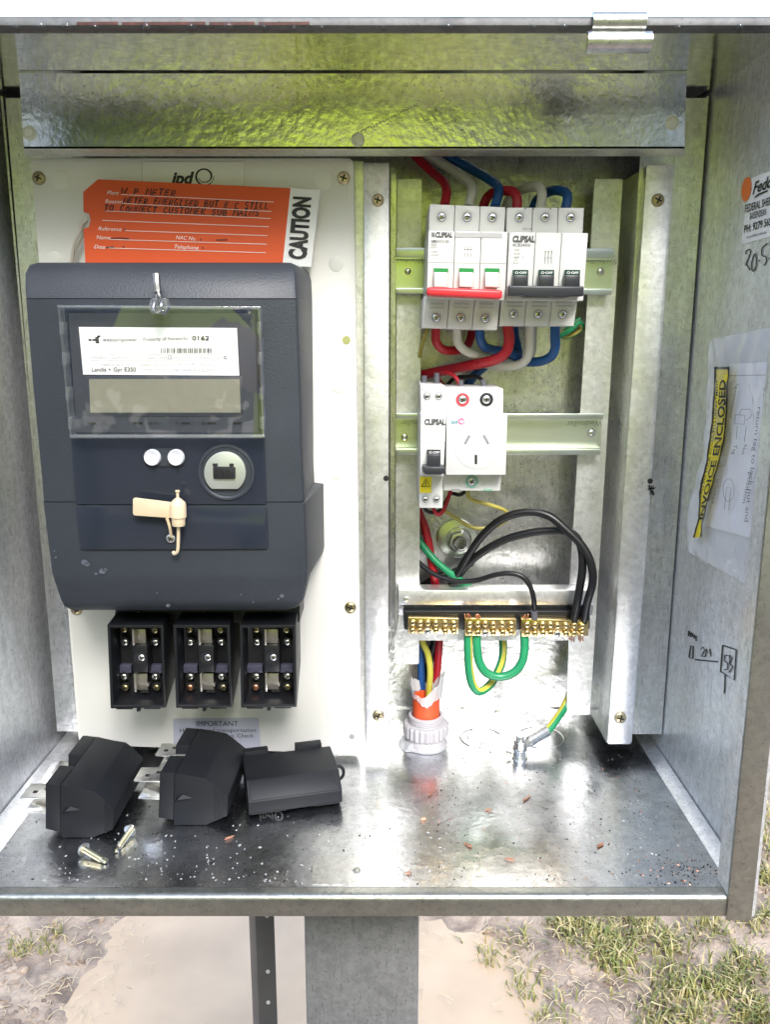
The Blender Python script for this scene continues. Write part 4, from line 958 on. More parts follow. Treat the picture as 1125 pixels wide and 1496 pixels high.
# ================================================================== DIN RAILS
def din(label, x0, x1, v0, v1, v2, v3, tilt, words, scr):
    t = thing('din_rail', label, 'rail', 'mounting rails across the uprights')
    Y0, Y1 = .5605, .5690
    sl = lambda v: (v, v + tilt)
    obj('rail_band', prism([(x0, v1), (x1 - 3, v1 + tilt), (x1 - 4, v2 + tilt), (x0, v2)], Y1, Y1 + .001), M['din'], t)
    obj('rail_lip', prism([(x0, v0), (x1, v0 + tilt), (x1, v1 + tilt), (x0, v1)], Y0, Y0 + .0011), M['din'], t, bevel=.0004)
    obj('rail_lip', prism([(x0, v2), (x1 - 4, v2 + tilt), (x1 - 4, v3 + tilt), (x0, v3)], Y0, Y0 + .0011), M['din'], t, bevel=.0004)
    for va, vb in ((v1, v1 + 1.5), (v2 - 1.5, v2)):
        bm = NB(); a, b_ = PY(x0, v1 if va == v1 else v2, Y0 + .001), PY(x1 - 4, (v1 if va == v1 else v2) + tilt, Y0 + .001)
        q = [a, b_, Vector((b_.x, Y1, b_.z)), Vector((a.x, Y1, a.z))]; dz = Vector((0, 0, .001 if va != v1 else -.001)); poly3(bm, q, [p + dz for p in q]); fixn(bm); obj('rail_side', bm, M['din'], t)
    for u, v in scr: screw('rivet', u, v, Y1, 4.6, t)
    for s, p0, p1 in words: text(s, p0, p1, 8.5, onY(Y1), M['emboss'], t, shear=.15)
din('top mounting rail behind the two wide breakers', 578, 898, 362, 376, 421, 429.5, 1.5, [('Weidmüller', (618, 377.5), (564, 376)), ('Weidmüller', (905, 379), (853, 378))], [(596, 397), (877, 397)])
bm = NB()
din('lower mounting rail behind the power outlet', 578, 882, 604, 612, 656, 664.5, .5, [('Weidmüller', (634, 614), (586, 614)), ('Weidmüller', (879, 615), (828, 615))], [(591, 639), (864, 632)])

# ================================================================== BREAKERS
def breaker(label, top, mid, bot, Yt, Ymid, tops, bots, extra, npole=3, name='circuit_breaker', cat='circuit breaker', group='breakers on the mounting rails'):
    """top / mid / bot: outline of the three steps of the moulding; each pole is a moulding of its own"""
    t = thing(name, label, cat, group)
    for k in range(npole):
        e = .003
        s0, s1 = k / npole + (e if k else 0), (k + 1) / npole - (e if k < npole - 1 else 0)
        bm = prism(subquad(top, s0, 0, s1, 1.04), Yt, .5595); prism(subquad(bot, s0, -.04, s1, 1), Yt + .0001, .5594, bm)
        prism(subquad(mid, s0, 0, s1, 1), Ymid, .558, bm)
        obj('pole_housing', bm, M['white'], t, bevel=.0005)
    for u, v, r in tops + bots:
        obj('terminal_well', cylY(u, v, Yt - .0002, Yt + .0004, r, seg=24), M['side_grey'], t); screw('steel', u, v, Yt - .0001, r * .84, t, name='terminal_screw')
        decal('well_rim', ring2(u, v, r * 1.35, r * 1.35, .6, 24), onY(Yt), M['white_grey'], t)
    extra(t, Yt, Ymid, mid, bot)
    return t
k3 = 3.3284
c4 = lambda x, y: (562 + x / k3, 210 + y / k3)
c5 = lambda x, y: (562 + x / k3, 520 + y / k3)
def C4(P): return [c4(*p) for p in P]
def C5(P): return [c5(*p) for p in P]
def ex1(t, Yt, Ym_, mid, bot):
    f = onY(Ym_)
    for x0 in (240, 364, 489):
        obj('toggle_window', prism(C4([(x0 - 8, 604), (x0 + 76, 606), (x0 + 72, 700), (x0 - 8, 698)]), Ym_ - .0003, Ym_ + .0002), M['white_grey'], t)
        bm = prism(C4([(x0, 625), (x0 + 67, 627), (x0 + 64, 700), (x0, 698)]), Ym_ - .0045, Ym_ - .0002); obj('toggle', bm, M['white'], t, bevel=.0006)
        obj('on_flag', prism(C4([(x0, 606), (x0 + 69, 608), (x0 + 69, 627), (x0, 625)]), Ym_ - .0016, Ym_ - .0002), M['flag_green'], t)
    bm = prism(C4([(207, 697), (574, 712), (573, 757), (205, 738)]), Ym_ - .013, Ym_ - .0005); obj('handle_bar', bm, M['red_bar'], t, bevel=.0016, seg=3)
    decal('seam', stroke([c4(210, 577), c4(590, 583)], .7), f, M['print_pale'], t)
    decal('mark', [C4([(228, 433), (244, 433), (244, 455), (228, 454)])], f, M['print_grey'], t)
    text('CLIPSAL', c4(247, 455), c4(330, 457), 7, f, M['print_mid'], t, bold=.05, shear=.15)
    decal('grey_band', [C4([(342, 433), (572, 437), (571, 460), (342, 456)])], f, M['print_pale'], t)
    text('4MSW3100', c4(225, 483), c4(312, 485), 4.8, f, M['print_grey'], t, bold=.008)
    for s, y, w in (('100A', 497, 30), ('415V', 510, 28)): text(s, c4(224, y), c4(224 + w, y + .5), 3, f, M['print_grey'], t)
    text('I ON  ( )', c4(226, 530), c4(276, 531), 3, f, M['print_grey'], t); text('O OFF ( )', c4(226, 547), c4(276, 548), 3, f, M['print_grey'], t)
    pol = []
    for x in (390, 405, 420): pol += stroke(C4([(x, 500), (x - 3, 520)]), .7) + stroke(C4([(x - 3, 520), (x + 6, 512)]), .6) + stroke(C4([(x, 532), (x + 2, 552)]), .7)
    pol += stroke(C4([(388, 516), (426, 517)]), .4); decal('contact_symbol', pol, f, M['print_grey'], t)
    for x in (255, 375, 495):
        for y in (779, 799): obj('vent_slot', prism(C4([(x - 35, y - 5), (x + 35, y - 4), (x + 35, y + 4), (x - 35, y + 3)]), Yt - .0004, Yt + .0003), M['print_pale'], t)
breaker('white three pole main switch with a red handle bar and green flags', C4([(219, 295), (588, 310), (582, 428), (215, 422)]), C4([(214, 424), (599, 430), (585, 762), (205, 750)]), C4([(192, 748), (562, 764), (546, 908), (180, 896)]), .5150, .5040,
        [(*c4(277, 357), 7.4), (*c4(401, 358), 7.4), (*c4(524, 360), 7.4)], [(*c4(251, 846), 7), (*c4(371, 847), 7), (*c4(490, 850), 7)], ex1)
def ex2(t, Yt, Ym_, mid, bot):
    f = onY(Ym_)
    for i, x0 in enumerate((626, 752, 878)):
        obj('toggle_window', prism(C4([(x0 - 2, 614), (x0 + 73, 615), (x0 + 71, 700), (x0 - 4, 699)]), Ym_ - .0003, Ym_ + .0002), M['toggle'], t)
        obj('off_band', prism(C4([(x0, 616), (x0 + 71, 617), (x0 + 71, 640), (x0, 639)]), Ym_ - .0030, Ym_ - .0002), M['dark_green'], t)
        text('O·OFF', c4(x0 + 8, 634), c4(x0 + 64, 635), 3.4, onY(Ym_ - .0030), M['label_white'], t, bold=.015)
        bm = prism(C4([(x0, 640), (x0 + 70, 641), (x0 + 68, 700), (x0 - 2, 699)]), Ym_ - .0075, Ym_ - .0002); obj('toggle', bm, M['toggle'], t, bevel=.0006)
    bm = prism(C4([(603, 690), (970, 694), (969, 742), (905, 742), (890, 749), (690, 746), (672, 738), (603, 738)]), Ym_ - .0135, Ym_ - .0005); obj('handle_bar', bm, M['toggle'], t, bevel=.0012, seg=3)
    text('CLIPSAL', c4(622, 478), c4(729, 479), 8.6, f, M['print_mid'], t, bold=.05, shear=.2)
    text('4CB340/6', c4(621, 500), c4(708, 501), 4.4, f, M['print_grey'], t, bold=.006, shear=.1)
    for s, y, w in (('C40', 522, 26), ('415V ~', 541, 44), ('6000   3', 558, 44)): text(s, c4(628, y), c4(628 + w, y + .5), 2.9, f, M['print_grey'], t)
    decal('mark', stroke(C4([(626, 583), (650, 583), (638, 562), (626, 583)]), .6), f, M['print_grey'], t)
    pol = []
    for x in (782, 797, 812): pol += stroke(C4([(x, 522), (x - 1, 540)]), .9) + stroke(C4([(x - 2, 540), (x - 2, 585)]), .8) + stroke(C4([(x - 6, 528), (x + 4, 526)]), .6)
    pol += stroke(C4([(776, 556), (816, 557)]), .4); decal('contact_symbol', pol, f, M['print_grey'], t)
    text('SE23106', c4(668, 419), c4(716, 420), 2.6, onY(Yt), M['print_grey'], t)
    for x in (632, 752, 872):
        for y in (773, 791): obj('vent_slot', prism(C4([(x - 38, y - 5), (x + 38, y - 4), (x + 38, y + 4), (x - 38, y + 3)]), Yt - .0004, Yt + .0003), M['print_pale'], t)
    for x in (683, 723, 806, 846): obj('edge_notch', prism(C4([(x - 3, 311), (x + 3, 311), (x + 3, 322), (x - 3, 322)]), Yt - .0003, Yt + .0002), M['side_grey'], t)
breaker('white three pole circuit breaker with a black handle bar switched off', C4([(595, 312), (970, 313), (964, 434), (592, 432)]), C4([(608, 432), (990, 436), (966, 765), (591, 760)]), C4([(567, 762), (938, 764), (920, 888), (558, 886)]), .5150, .5040,
        [(*c4(655, 360), 7), (*c4(780, 360), 7), (*c4(905, 360), 7)], [(*c4(627, 829), 6.8), (*c4(747, 830), 6.8), (*c4(866, 831), 6.8)], ex2)
def ex3(t, Yt, Ym_, mid, bot):
    f = onY(Ym_)
    text('CLIPSAL', c5(193, 333), c5(296, 334), 7.8, f, M['print_mid'], t, bold=.05)
    for y in (345, 368, 382): text('C16  30mA', c5(205, y), c5(290, y), 2.6, f, M['print_pale'], t)
    obj('toggle_window', prism(C5([(206, 457), (272, 458), (272, 545), (206, 544)]), Ym_ - .0003, Ym_ + .0002), M['toggle'], t)
    obj('off_band', prism(C5([(207, 458), (271, 459), (271, 478), (207, 477)]), Ym_ - .003, Ym_ - .0002), M['dark'], t)
    text('O.OFF', c5(215, 474), c5(267, 475), 3.4, onY(Ym_ - .003), M['label_white'], t, bold=.015)
    obj('toggle', prism(C5([(207, 480), (271, 481), (271, 548), (207, 547)]), Ym_ - .007, Ym_ - .0002), M['toggle'], t, bevel=.0007)
    obj('handle_bar', prism(C5([(186, 538), (294, 541), (293, 568), (276, 580), (198, 578), (185, 566)]), Ym_ - .0125, Ym_ - .0004), M['toggle'], t, bevel=.001)
    f2 = onY(Yt)
    decal('warning_sticker', [C5([(170, 586), (229, 588), (226, 666), (170, 664)])], f2, M['warn'], t, (0, -.0002, 0))
    decal('warning_symbol', stroke(C5([(179, 634), (220, 635), (200, 598), (179, 634)]), 1.1) + stroke(C5([(203, 608), (196, 619), (204, 619), (198, 630)]), .9), f2, M['print'], t, (0, -.0004, 0))
    text('N', c5(180, 166), c5(188, 166), 2.6, f2, M['print_grey'], t)
    decal('seam', stroke([c5(183, 417), c5(298, 418)], .5), f, M['print_pale'], t)
breaker('narrow white breaker with a yellow warning sticker, left of the power outlet', C5([(174, 140), (294, 145), (296, 290), (176, 286)]), C5([(176, 284), (300, 285), (286, 586), (172, 582)]), C5([(171, 580), (285, 584), (282, 741), (168, 739)]), .5150, .5040,
        [(*c5(206, 197), 5.6), (*c5(263, 197), 5.6)], [(*c5(198, 698), 5.2), (*c5(252, 698), 5.2)], ex3, 1)
# power outlet
t = thing('power_outlet', 'white rail mounted power outlet with slanted pin slots and coloured terminal rings', 'power outlet')
Yt, Ym_ = .5150, .5040
obj('housing', prism(C5([(295, 157), (577, 158), (577, 290), (297, 288)]), Yt, .5595), M['white'], t, bevel=.0006)
obj('housing', prism(C5([(286, 574), (567, 576), (563, 657), (287, 655)]), Yt, .5594), M['white'], t, bevel=.0006)
obj('socket_front', prism(rnd(C5([(302, 285), (597, 288), (588, 578), (299, 578)]), 1.5), Ym_, .558), M['white'], t, bevel=.0006)
f = onY(Ym_)
for u, v, m_, r in ((*c5(379, 213), 'ring_red', 9.8), (*c5(495, 212), 'print', 9.8), (*c5(423, 610), 'ring_green', 9.6)):
    bm = NB(); p = PY(u, v, Yt); k_ = pxm(u, v, Yt); lathe(bm, [(r * k_, -.0002), (r * k_, .0006), (r * .74 * k_, .0008), (r * .72 * k_, .0003), (0, .0003)], faceM(p), 28); fixn(bm)
    obj('terminal_ring', bm, M[m_], t); screw('steel', u, v, Yt - .0004, r * .66, t, name='terminal_screw')
decal('well_rim', ring2(*c5(420, 613), 19, 8.5, .5), onY(Yt), M['print_pale'], t)
decal('socket_ring', ring2(*c5(452, 432), 34.5, 35, .5, 40), f, M['white_grey'], t)
for P_, m_ in (([(407, 385), (419, 389), (395, 431), (384, 427)], 'slot_grey'), ([(476, 388), (488, 384), (510, 427), (499, 431)], 'slot_grey'), ([(438, 482), (450, 482), (450, 526), (438, 526)], 'dark')):
    obj('pin_slot', prism(C5(P_), Ym_ - .0002, Ym_ + .0003), M[m_], t)
text('ipd', c5(322, 328), c5(356, 328), 5.2, f, M['teal'], t, bold=.008, shear=.2)
decal('swirl_mark', ring2(*c5(373, 318), 4.4, 4, 1, 20, .3, 5.6) + ring2(*c5(374, 319), 3.2, 2.8, .7, 16, 1.5, 6.5), f, M['pink'], t)
obj('cord_entry', prism(C5([(328, 648), (366, 648), (366, 660), (328, 660)]), Yt - .0003, Yt + .002), M['side_grey'], t)
obj('cord_entry', prism(C5([(480, 648), (522, 648), (522, 656), (480, 656)]), Yt - .0003, Yt + .002), M['ring_green'], t)

# ================================================================== BRASS BARS
t = thing('insulating_strip', 'long black insulating strip behind the three brass terminal bars', 'insulating strip')
obj('strip', prism(rnd([(590, 893), (862, 893), (862, 920), (590, 920)], 4), .552, .5650), M['black'], t, bevel=.0008)
def brass(label, q, cols, white, ctop, cbot):
    t = thing('terminal_bar', label, 'terminal bar', 'brass terminal bars on the black strip')
    Yf, Yb = .5440, .5518
    bm = prism(q, Yf, Yb); obj('bar', bm, M['brass'], t, bevel=.0005)
    for i, x in enumerate(cols):
        for r_ in (.30, .74):
            if i == white and r_ > .5:
                u, v = quadpt(q, x, .84); screw('white', u, v, Yf, 5.2, t, name='terminal_screw'); continue
            u, v = quadpt(q, x + random.uniform(-.004, .004), r_ + random.uniform(-.03, .03) + (.03 if r_ > .5 else 0)); 
            obj('screw_barrel', cylY(u, v, Yf - .0016 * random.random() - .0008, Yf + .0005, 4.1, seg=10), M['brass'], t) if 0 else None
            screw('terminal', u, v, Yf - .0003, 4.5, t, name='terminal_screw')
    for x in cols:
        if x in ctop: continue
        u, v = quadpt(q, x, 0); p = PY(u, v, Yf + .004); bm = NB(); lathe(bm, [(0, 0), (.0019, 0), (.0017, .0011), (0, .0014)], Matrix.Translation(p), 8); fixn(bm); obj('screw_tip', bm, M['brass'], t)
    bm = NB()
    for x, vt in [(x, 0) for x in ctop] + [(x, 1) for x in cbot]:
        for dx in (-3, 0, 3):
            u, v = quadpt(q, x, vt); p = PY(u + dx, v, Yf + .0035); l = random.uniform(.002, .0042) * (1 if vt == 0 else -1)
            tube3(bm, [p - Vector((0, 0, l * .3)), p + Vector((random.gauss(0, .0003), -.0006, l * .6)), p + Vector((random.gauss(0, .0006), -.001, l))], .00055, 6, n=2)
    if ctop or cbot: obj('copper_strands', bm, M['copper'], t)
c6 = lambda x, y: (580 + x / 3.75, 880 + y / 3.743)
Q6 = lambda P: [c6(*p) for p in P]
brass('short brass terminal bar without any wires, left end of the black strip', Q6([(60, 84), (340, 90), (338, 172), (60, 170)]), [.09, .24, .385, .55, .73, .90], 2, [], [])
brass('middle brass terminal bar with two green cables below', Q6([(372, 90), (655, 92), (653, 180), (372, 184)]), [.09, .25, .395, .55, .73, .90], 2, [.05, .25], [.05])
brass('long brass terminal bar holding the thick black cables, right end of the black strip', Q6([(682, 92), (1052, 100), (1050, 184), (682, 188)]), [.08, .20, .315, .43, .535, .66, .78, .90], 4, [.06, .90], [.75, .88])

# ================================================================== CABLES
def cable(name, label, pts, rpx, m, group=None, stripe=None, ym='yellow', cat='cable', seg=12, twist=0, ends=None):
    P = [PY(u, v, Y) for u, v, Y in pts]; u, v, Y = pts[len(pts) // 2]
    bm = NB(); tube3(bm, P, rpx * pxm(u, v, Y), seg, stripe, twist)
    o = obj(name, bm, [M[m], M[ym]], None, angle=60); tag(o, label, cat, group); return o
a_, b_, cY = .5350, .5480, .5750
cable('red_cable', 'red cable coming down from under the hood into the main switch, first terminal', [(600, 214, cY), (607, 228, cY), (632, 252, .568), (649, 268, .555), (652.5, 282, .545), (649.5, 301, .538)], 6.8, 'red')
cable('white_cable', 'white cable coming down from under the hood into the main switch, middle terminal', [(617, 214, cY), (628, 228, cY), (661, 249, .568), (685, 267, .555), (690, 280.5, .545), (684.5, 303, .538)], 6.8, 'white_cable')
cable('blue_cable', 'blue cable coming down from under the hood into the main switch, last terminal', [(640, 214, cY), (655, 228, cY), (691, 249, .568), (721, 267, .555), (729, 279, .545), (723, 303, .538)], 7, 'blue')
cable('red_cable', 'short arched red cable entering the top of the black handled breaker', [(705, 312, .565), (708, 297, .563), (716, 285, .56), (731, 279.5, .55), (749, 280.5, .542), (755.5, 291, .538), (755, 306, .537)], 7, 'red')
cable('white_cable', 'short arched white cable entering the top of the black handled breaker', [(738, 310, .57), (745, 290, .57), (758, 279, .565), (772, 274.5, .555), (787, 273.5, .545), (792, 285, .538), (789, 306, .537)], 7, 'white_cable')
cable('blue_cable', 'short arched blue cable entering the top of the black handled breaker', [(778, 308, .57), (784, 294, .57), (796, 284, .56), (811, 278.5, .55), (826, 282, .542), (829, 292, .538), (826, 306, .537)], 7, 'blue')
# below the breakers
cable('red_cable', 'red cable looping under the main switch back up behind it', [(637, 470, .538), (636.5, 488, .540), (638, 501, .542), (648, 511, .546), (666, 512, .555), (682, 506, .565), (689, 488, .57), (690, 470, .57)], 6.4, 'red')
cable('white_cable', 'white cable curving from under the main switch to the right behind the red cable', [(667.5, 470, .538), (667.5, 487, .540), (669, 500, .542), (679, 512, .545), (697, 518.5, .550), (730, 526, .558), (757, 533, .566), (775, 520, .573), (778, 490, .578), (778, 470, .58)], 6.4, 'white_cable')
cable('blue_cable', 'blue cable curving from under the main switch to the right behind the red cable', [(701, 470, .538), (701, 487, .540), (703, 499, .542), (712, 509, .546), (742, 515, .556), (757, 518, .565), (752, 490, .575), (752, 470, .577)], 6.4, 'blue')
cable('blue_cable', 'bright blue cable hanging in a bend under the right pole of the breaker', [(811, 466, .538), (811, 490, .540), (811, 508, .542), (805, 521, .546), (788, 528.5, .552), (764, 528, .560), (735, 520, .570), (705, 538, .578), (684, 562, .580), (678, 590, .58)], 6.8, 'blue')
cable('white_cable', 'white cable sweeping left from the middle pole of the breaker under the red one', [(774, 466, .538), (774, 490, .540), (773.5, 510, .542), (769, 525, .545), (755, 534, .550), (729, 535, .556), (700, 531, .565), (660, 535, .575), (625, 548, .58), (608, 565, .585)], 6.6, 'white_cable')
cable('red_cable', 'thick red cable sweeping down and left from the first pole of the breaker', [(741.5, 466, .534), (742.5, 482, .534), (744, 498, .534), (739, 515, .536), (724, 525.5, .540), (691, 533.5, .550), (652, 541, .564), (622, 547, .576), (604, 551, .584), (590, 553, .588)], 7.6, 'red')
cable('thin_red_wire', 'thin red wire arching into the red ringed terminal of the outlet', [(650, 565, .57), (640, 552, .560), (648, 545, .552), (660, 547, .546), (669, 556, .542), (674, 570, .541)], 3, 'red', cat='wire')
cable('thin_black_wire', 'thin black wire arching into the black ringed terminal of the outlet', [(649, 568, .572), (664, 553, .565), (682, 551, .558), (697, 551, .550), (705, 557, .545), (708, 570, .542)], 3, 'cable_black', cat='wire')
for nm, lab, pts in (('wire_ferrule', 'grey wire ferrule on the red wire of the outlet', [(673, 556, .5415), (674, 570, .5405)]), ('wire_ferrule', 'grey wire ferrule on the black wire of the outlet', [(705.5, 556, .5445), (708.5, 570, .5415)]),
                     ('wire_ferrule', 'grey wire ferrule at the left top terminal of the narrow breaker', [(620, 549, .5405), (619, 566, .5405)]), ('wire_ferrule', 'grey wire ferrule at the right top terminal of the narrow breaker', [(638, 545, .5405), (638.5, 566, .5405)])):
    bm = NB(); tube3(bm, [PY(*p) for p in pts], 4.2 * pxm(660, 560, .54), 10, n=1); tag(obj(nm, bm, M['ferrule']), lab, 'ferrule', 'grey wire ferrules')
for q in range(2):
    cable('thin_yellow_wire', ('thin yellow wire hanging below the left corner of the main switch', 'green and yellow coil tucked behind the lower right of the breaker')[q],
          ([(626, 478, .56), (622, 487, .56), (617, 502, .565), (613, 522, .57)], [(816, 492, .578), (832, 484, .574), (846, 472, .574), (850, 480, .578), (838, 489, .580), (822, 492, .582), (834, 476, .578), (848, 466, .578)])[q], (2.6, 3.6)[q], ('thin_yellow', 'green')[q], stripe=({}, {2, 3, 4, 8, 9})[q], cat='wire', ym='thin_yellow')
# below the narrow breaker and the outlet
cable('thin_red_wire', 'thin dark red wire looping from the outlet to the bottom of the narrow breaker', [(660, 712, .55), (657, 722, .548), (650, 741, .546), (643, 751, .545), (636, 749, .544), (632, 738, .543)], 3, 'red', cat='wire')
cable('thin_black_wire', 'thin black wire crossing under the outlet to the bottom of the narrow breaker', [(682, 716, .553), (672, 723, .553), (660, 721, .556), (654, 728, .558), (644, 744, .552), (632, 749, .546), (622, 745, .545), (619, 736, .544)], 2.8, 'cable_black', cat='wire')
cable('thin_earth_wire', 'thin yellow and green wire drooping from the outlet to the washer', [(683, 712, .55), (685, 726, .55), (694, 732, .552), (715, 737.5, .556), (736, 745, .562), (743, 753, .568), (736, 763, .573), (720, 770, .575), (692, 771, .575), (668, 758, .574), (648, 744, .573), (636, 730, .574)], 2.8, 'thin_yellow', stripe={3, 4}, ym='green', cat='wire', twist=2)
cable('red_cable', 'red cable running down behind the left upright to the orange conduit', [(606, 700, .585), (611, 745, .583), (622, 775, .580), (629, 810, .578), (634, 840, .577), (639, 880, .578), (643, 910, .580), (641, 945, .580), (638, 985, .580), (633, 1020, .580), (630, 1045, .58)], 6, 'red')
cable('earth_cable', 'green and yellow cable crossing down behind the left upright towards the cross bar', [(604, 776, .580), (614, 792, .577), (637, 820, .572), (664, 842, .570), (690, 860, .570), (710, 875, .572)], 5.2, 'green', stripe={4, 5}, cat='cable')
cable('black_cable', 'thin black cable waving across the washer plate to the long brass bar', [(604, 810, .578), (612, 822, .574), (637, 840, .566), (667, 849, .560), (697, 847.5, .556), (722, 840, .550), (745, 837.5, .546), (764, 843, .544), (775, 858, .543), (780, 876, .543), (781, 900, .5455)], 3.8, 'cable_black')
bm = NB(); tube3(bm, [PY(780.5, 892, .5440), PY(781, 904, .5458)], 4.8 * pxm(780, 900, .544), 10, n=1); tag(obj('wire_ferrule', bm, M['ferrule']), 'grey wire ferrule on the thin black cable at the long brass bar', 'ferrule', 'grey wire ferrules')
cable('black_cable', 'thick black cable in the highest arch over the washer', [(650, 880, .580), (659, 856, .573), (682, 815, .566), (706, 781, .560), (736, 757, .555), (772, 748, .551), (802, 754, .547), (827, 774, .543), (850, 797, .540), (863, 822, .538), (866, 850, .538), (858, 880, .541), (853, 908, .546)], 6, 'cable_black')
cable('black_cable', 'thick black cable in the lower arch over the washer', [(655, 880, .582), (664, 850, .576), (691, 817, .570), (730, 792, .564), (772, 779, .558), (815, 775, .552), (838, 781, .547), (849, 800, .543), (851, 830, .5425), (845, 870, .543), (838, 908, .546)], 6, 'cable_black')
cable('black_cable', 'black cable lying low behind the washer cables and under the cross bar', [(608, 862, .59), (640, 842, .588), (662, 836, .588), (690, 822, .590)], 5, 'cable_black')
cable('blue_cable', 'dark blue cable rising out of the orange conduit', [(610, 880, .580), (611, 920, .580), (614, 950, .580), (616, 990, .580), (617, 1045, .58)], 5.6, 'blue')
cable('black_cable', 'black cable rising out of the orange conduit', [(640, 880, .584), (636, 930, .583), (629, 960, .583), (622, 1000, .583), (624, 1045, .583)], 6, 'cable_black')
cable('earth_cable', 'yellow and green cable rising out of the orange conduit', [(612, 900, .574), (617, 935, .572), (625, 955, .571), (628.5, 980, .570), (627, 1008, .571), (625, 1045, .574)], 4.6, 'yellow', stripe={6, 7, 8}, ym='green')
cable('earth_cable', 'green and yellow cable looping lowest below the middle brass bar', [(684, 922, .548), (684, 945, .546), (685.5, 977, .545), (690, 999, .545), (700, 1010, .546), (716, 1000, .552), (729, 978, .562), (735, 955, .572), (734, 925, .578), (733, 890, .58)], 6.1, 'green', stripe={9, 10})
cable('earth_cable', 'plain green cable loop between the middle and the long brass bar', [(696.5, 922, .548), (697, 945, .545), (700, 966, .543), (711, 983, .542), (731, 988.5, .542), (751, 982, .542), (763, 966, .543), (766.5, 945, .545), (766, 922, .548)], 6.2, 'green', stripe=None)
cable('earth_cable', 'green and yellow cable running down into the crimped lug on the tray', [(850, 960, .583), (838, 1000, .580), (826, 1030, .574), (816, 1046, .567), (806, 1060, .561), (797, 1070, .557)], 5.9, 'green', stripe={1, 2, 3, 4})

# ================================================================== GLAND AND CONDUIT
gc = PZ(622, 1089, ZF); gc = Vector((PY(622, 1080, .567).x, .567, ZF)); kp = pxm(622, 1060, .567)
Mg = Matrix.Translation(gc)
t = thing('conduit_gland', 'pale grey plastic conduit gland with a ribbed lock nut standing on the tray', 'gland')
R = 33 * kp
bm = NB(); prof = [(R * .80, 0), (R * .93, .001), (R * .91, .004), (R * .89, .0075), (R * .87, .0080)]; lathe(bm, prof, Mg, 32); obj('base_collar', bm, M['gland'], t)
bm = NB(); n = 48; rings = []
for r0, h in ((R * .86, .0080), (R * .98, .0086), (R * 1.0, .0100), (R * 1.0, .0170), (R * .96, .0182), (R * .80, .0185)):
    rings.append([bm.verts.new(gc + Vector((r0 * (1 - (.055 if (k % 2) else 0)) * math.cos(2 * math.pi * k / n), r0 * (1 - (.055 if (k % 2) else 0)) * math.sin(2 * math.pi * k / n), h))) for k in range(n)])
for A_, B_ in zip(rings, rings[1:]):
    for k in range(n): bm.faces.new((A_[k], A_[(k + 1) % n], B_[(k + 1) % n], B_[k]))
fixn(bm); obj('lock_nut', bm, M['gland'], t, angle=20)
bm = NB(); prof = [(R * .8, .0182)]
for k in range(4): prof += [(R * .78, .0186 + k * .0014), (R * .74, .0191 + k * .0014), (R * .78, .0197 + k * .0014)]
prof += [(R * .75, .0245), (R * .64, .0247), (R * .63, .008)]; lathe(bm, prof, Mg, 32); fixn(bm); obj('threaded_collar', bm, M['gland'], t, angle=25)
bm = NB(); rr = random.Random(3)
ring_ = [(R * (0.96 + .07 * rr.random() + (.20 if 2.6 < 2 * math.pi * k / 36 < 3.9 else 0)), 2 * math.pi * k / 36) for k in range(36)]
o1 = [bm.verts.new(gc + Vector((r * math.cos(a), r * math.sin(a), .0004))) for r, a in ring_]; o2 = [bm.verts.new(gc + Vector((r * .9 * math.cos(a), r * .9 * math.sin(a), .0032))) for r, a in ring_]; o3 = [bm.verts.new(gc + Vector((R * .9 * math.cos(a), R * .9 * math.sin(a), .0055))) for r, a in ring_]
for A_, B_ in ((o1, o2), (o2, o3)):
    for k in range(36): bm.faces.new((A_[k], A_[(k + 1) % 36], B_[(k + 1) % 36], B_[k]))
fixn(bm); obj('sealant_bead', bm, M['silicone'], t)
t = thing('orange_conduit', 'orange conduit end with a torn clear plastic collar, sticking up inside the gland', 'conduit')
bm = NB(); rc = 19.5 * kp; zt_ = PY(622, 1016, .567).z - ZF
lathe(bm, [(rc, .004), (rc, zt_), (rc * .9, zt_), (rc * .9, .004)], Mg, 28); fixn(bm); obj('tube', bm, M['conduit'], t)
bm = NB(); n = 40; rr = random.Random(8); lo, hi = [], []
for k in range(n):
    a = 2 * math.pi * k / n; zl_ = zt_ + .001 - .002 * rr.random() - .005 * max(0, math.cos((a + 1.57) * 3)) * (1 if -math.sin(a) > .6 else 0); zh_ = zt_ + .004 + .014 * abs(math.cos(a * 1.0 + .2)) ** 1.5 * (.6 + .4 * rr.random()) + .004 * math.cos(a)
    q = rc * (1.06 + .08 * rr.random()); q2 = rc * (1.12 + .25 * rr.random()); lo.append(bm.verts.new(gc + Vector((q * math.cos(a), q * math.sin(a), zl_)))); hi.append(bm.verts.new(gc + Vector((q2 * math.cos(a), q2 * math.sin(a), zh_))))
for k in range(n): bm.faces.new((lo[k], lo[(k + 1) % n], hi[(k + 1) % n], hi[k]))
obj('torn_sleeve', bm, M['sheath'], t, angle=80)

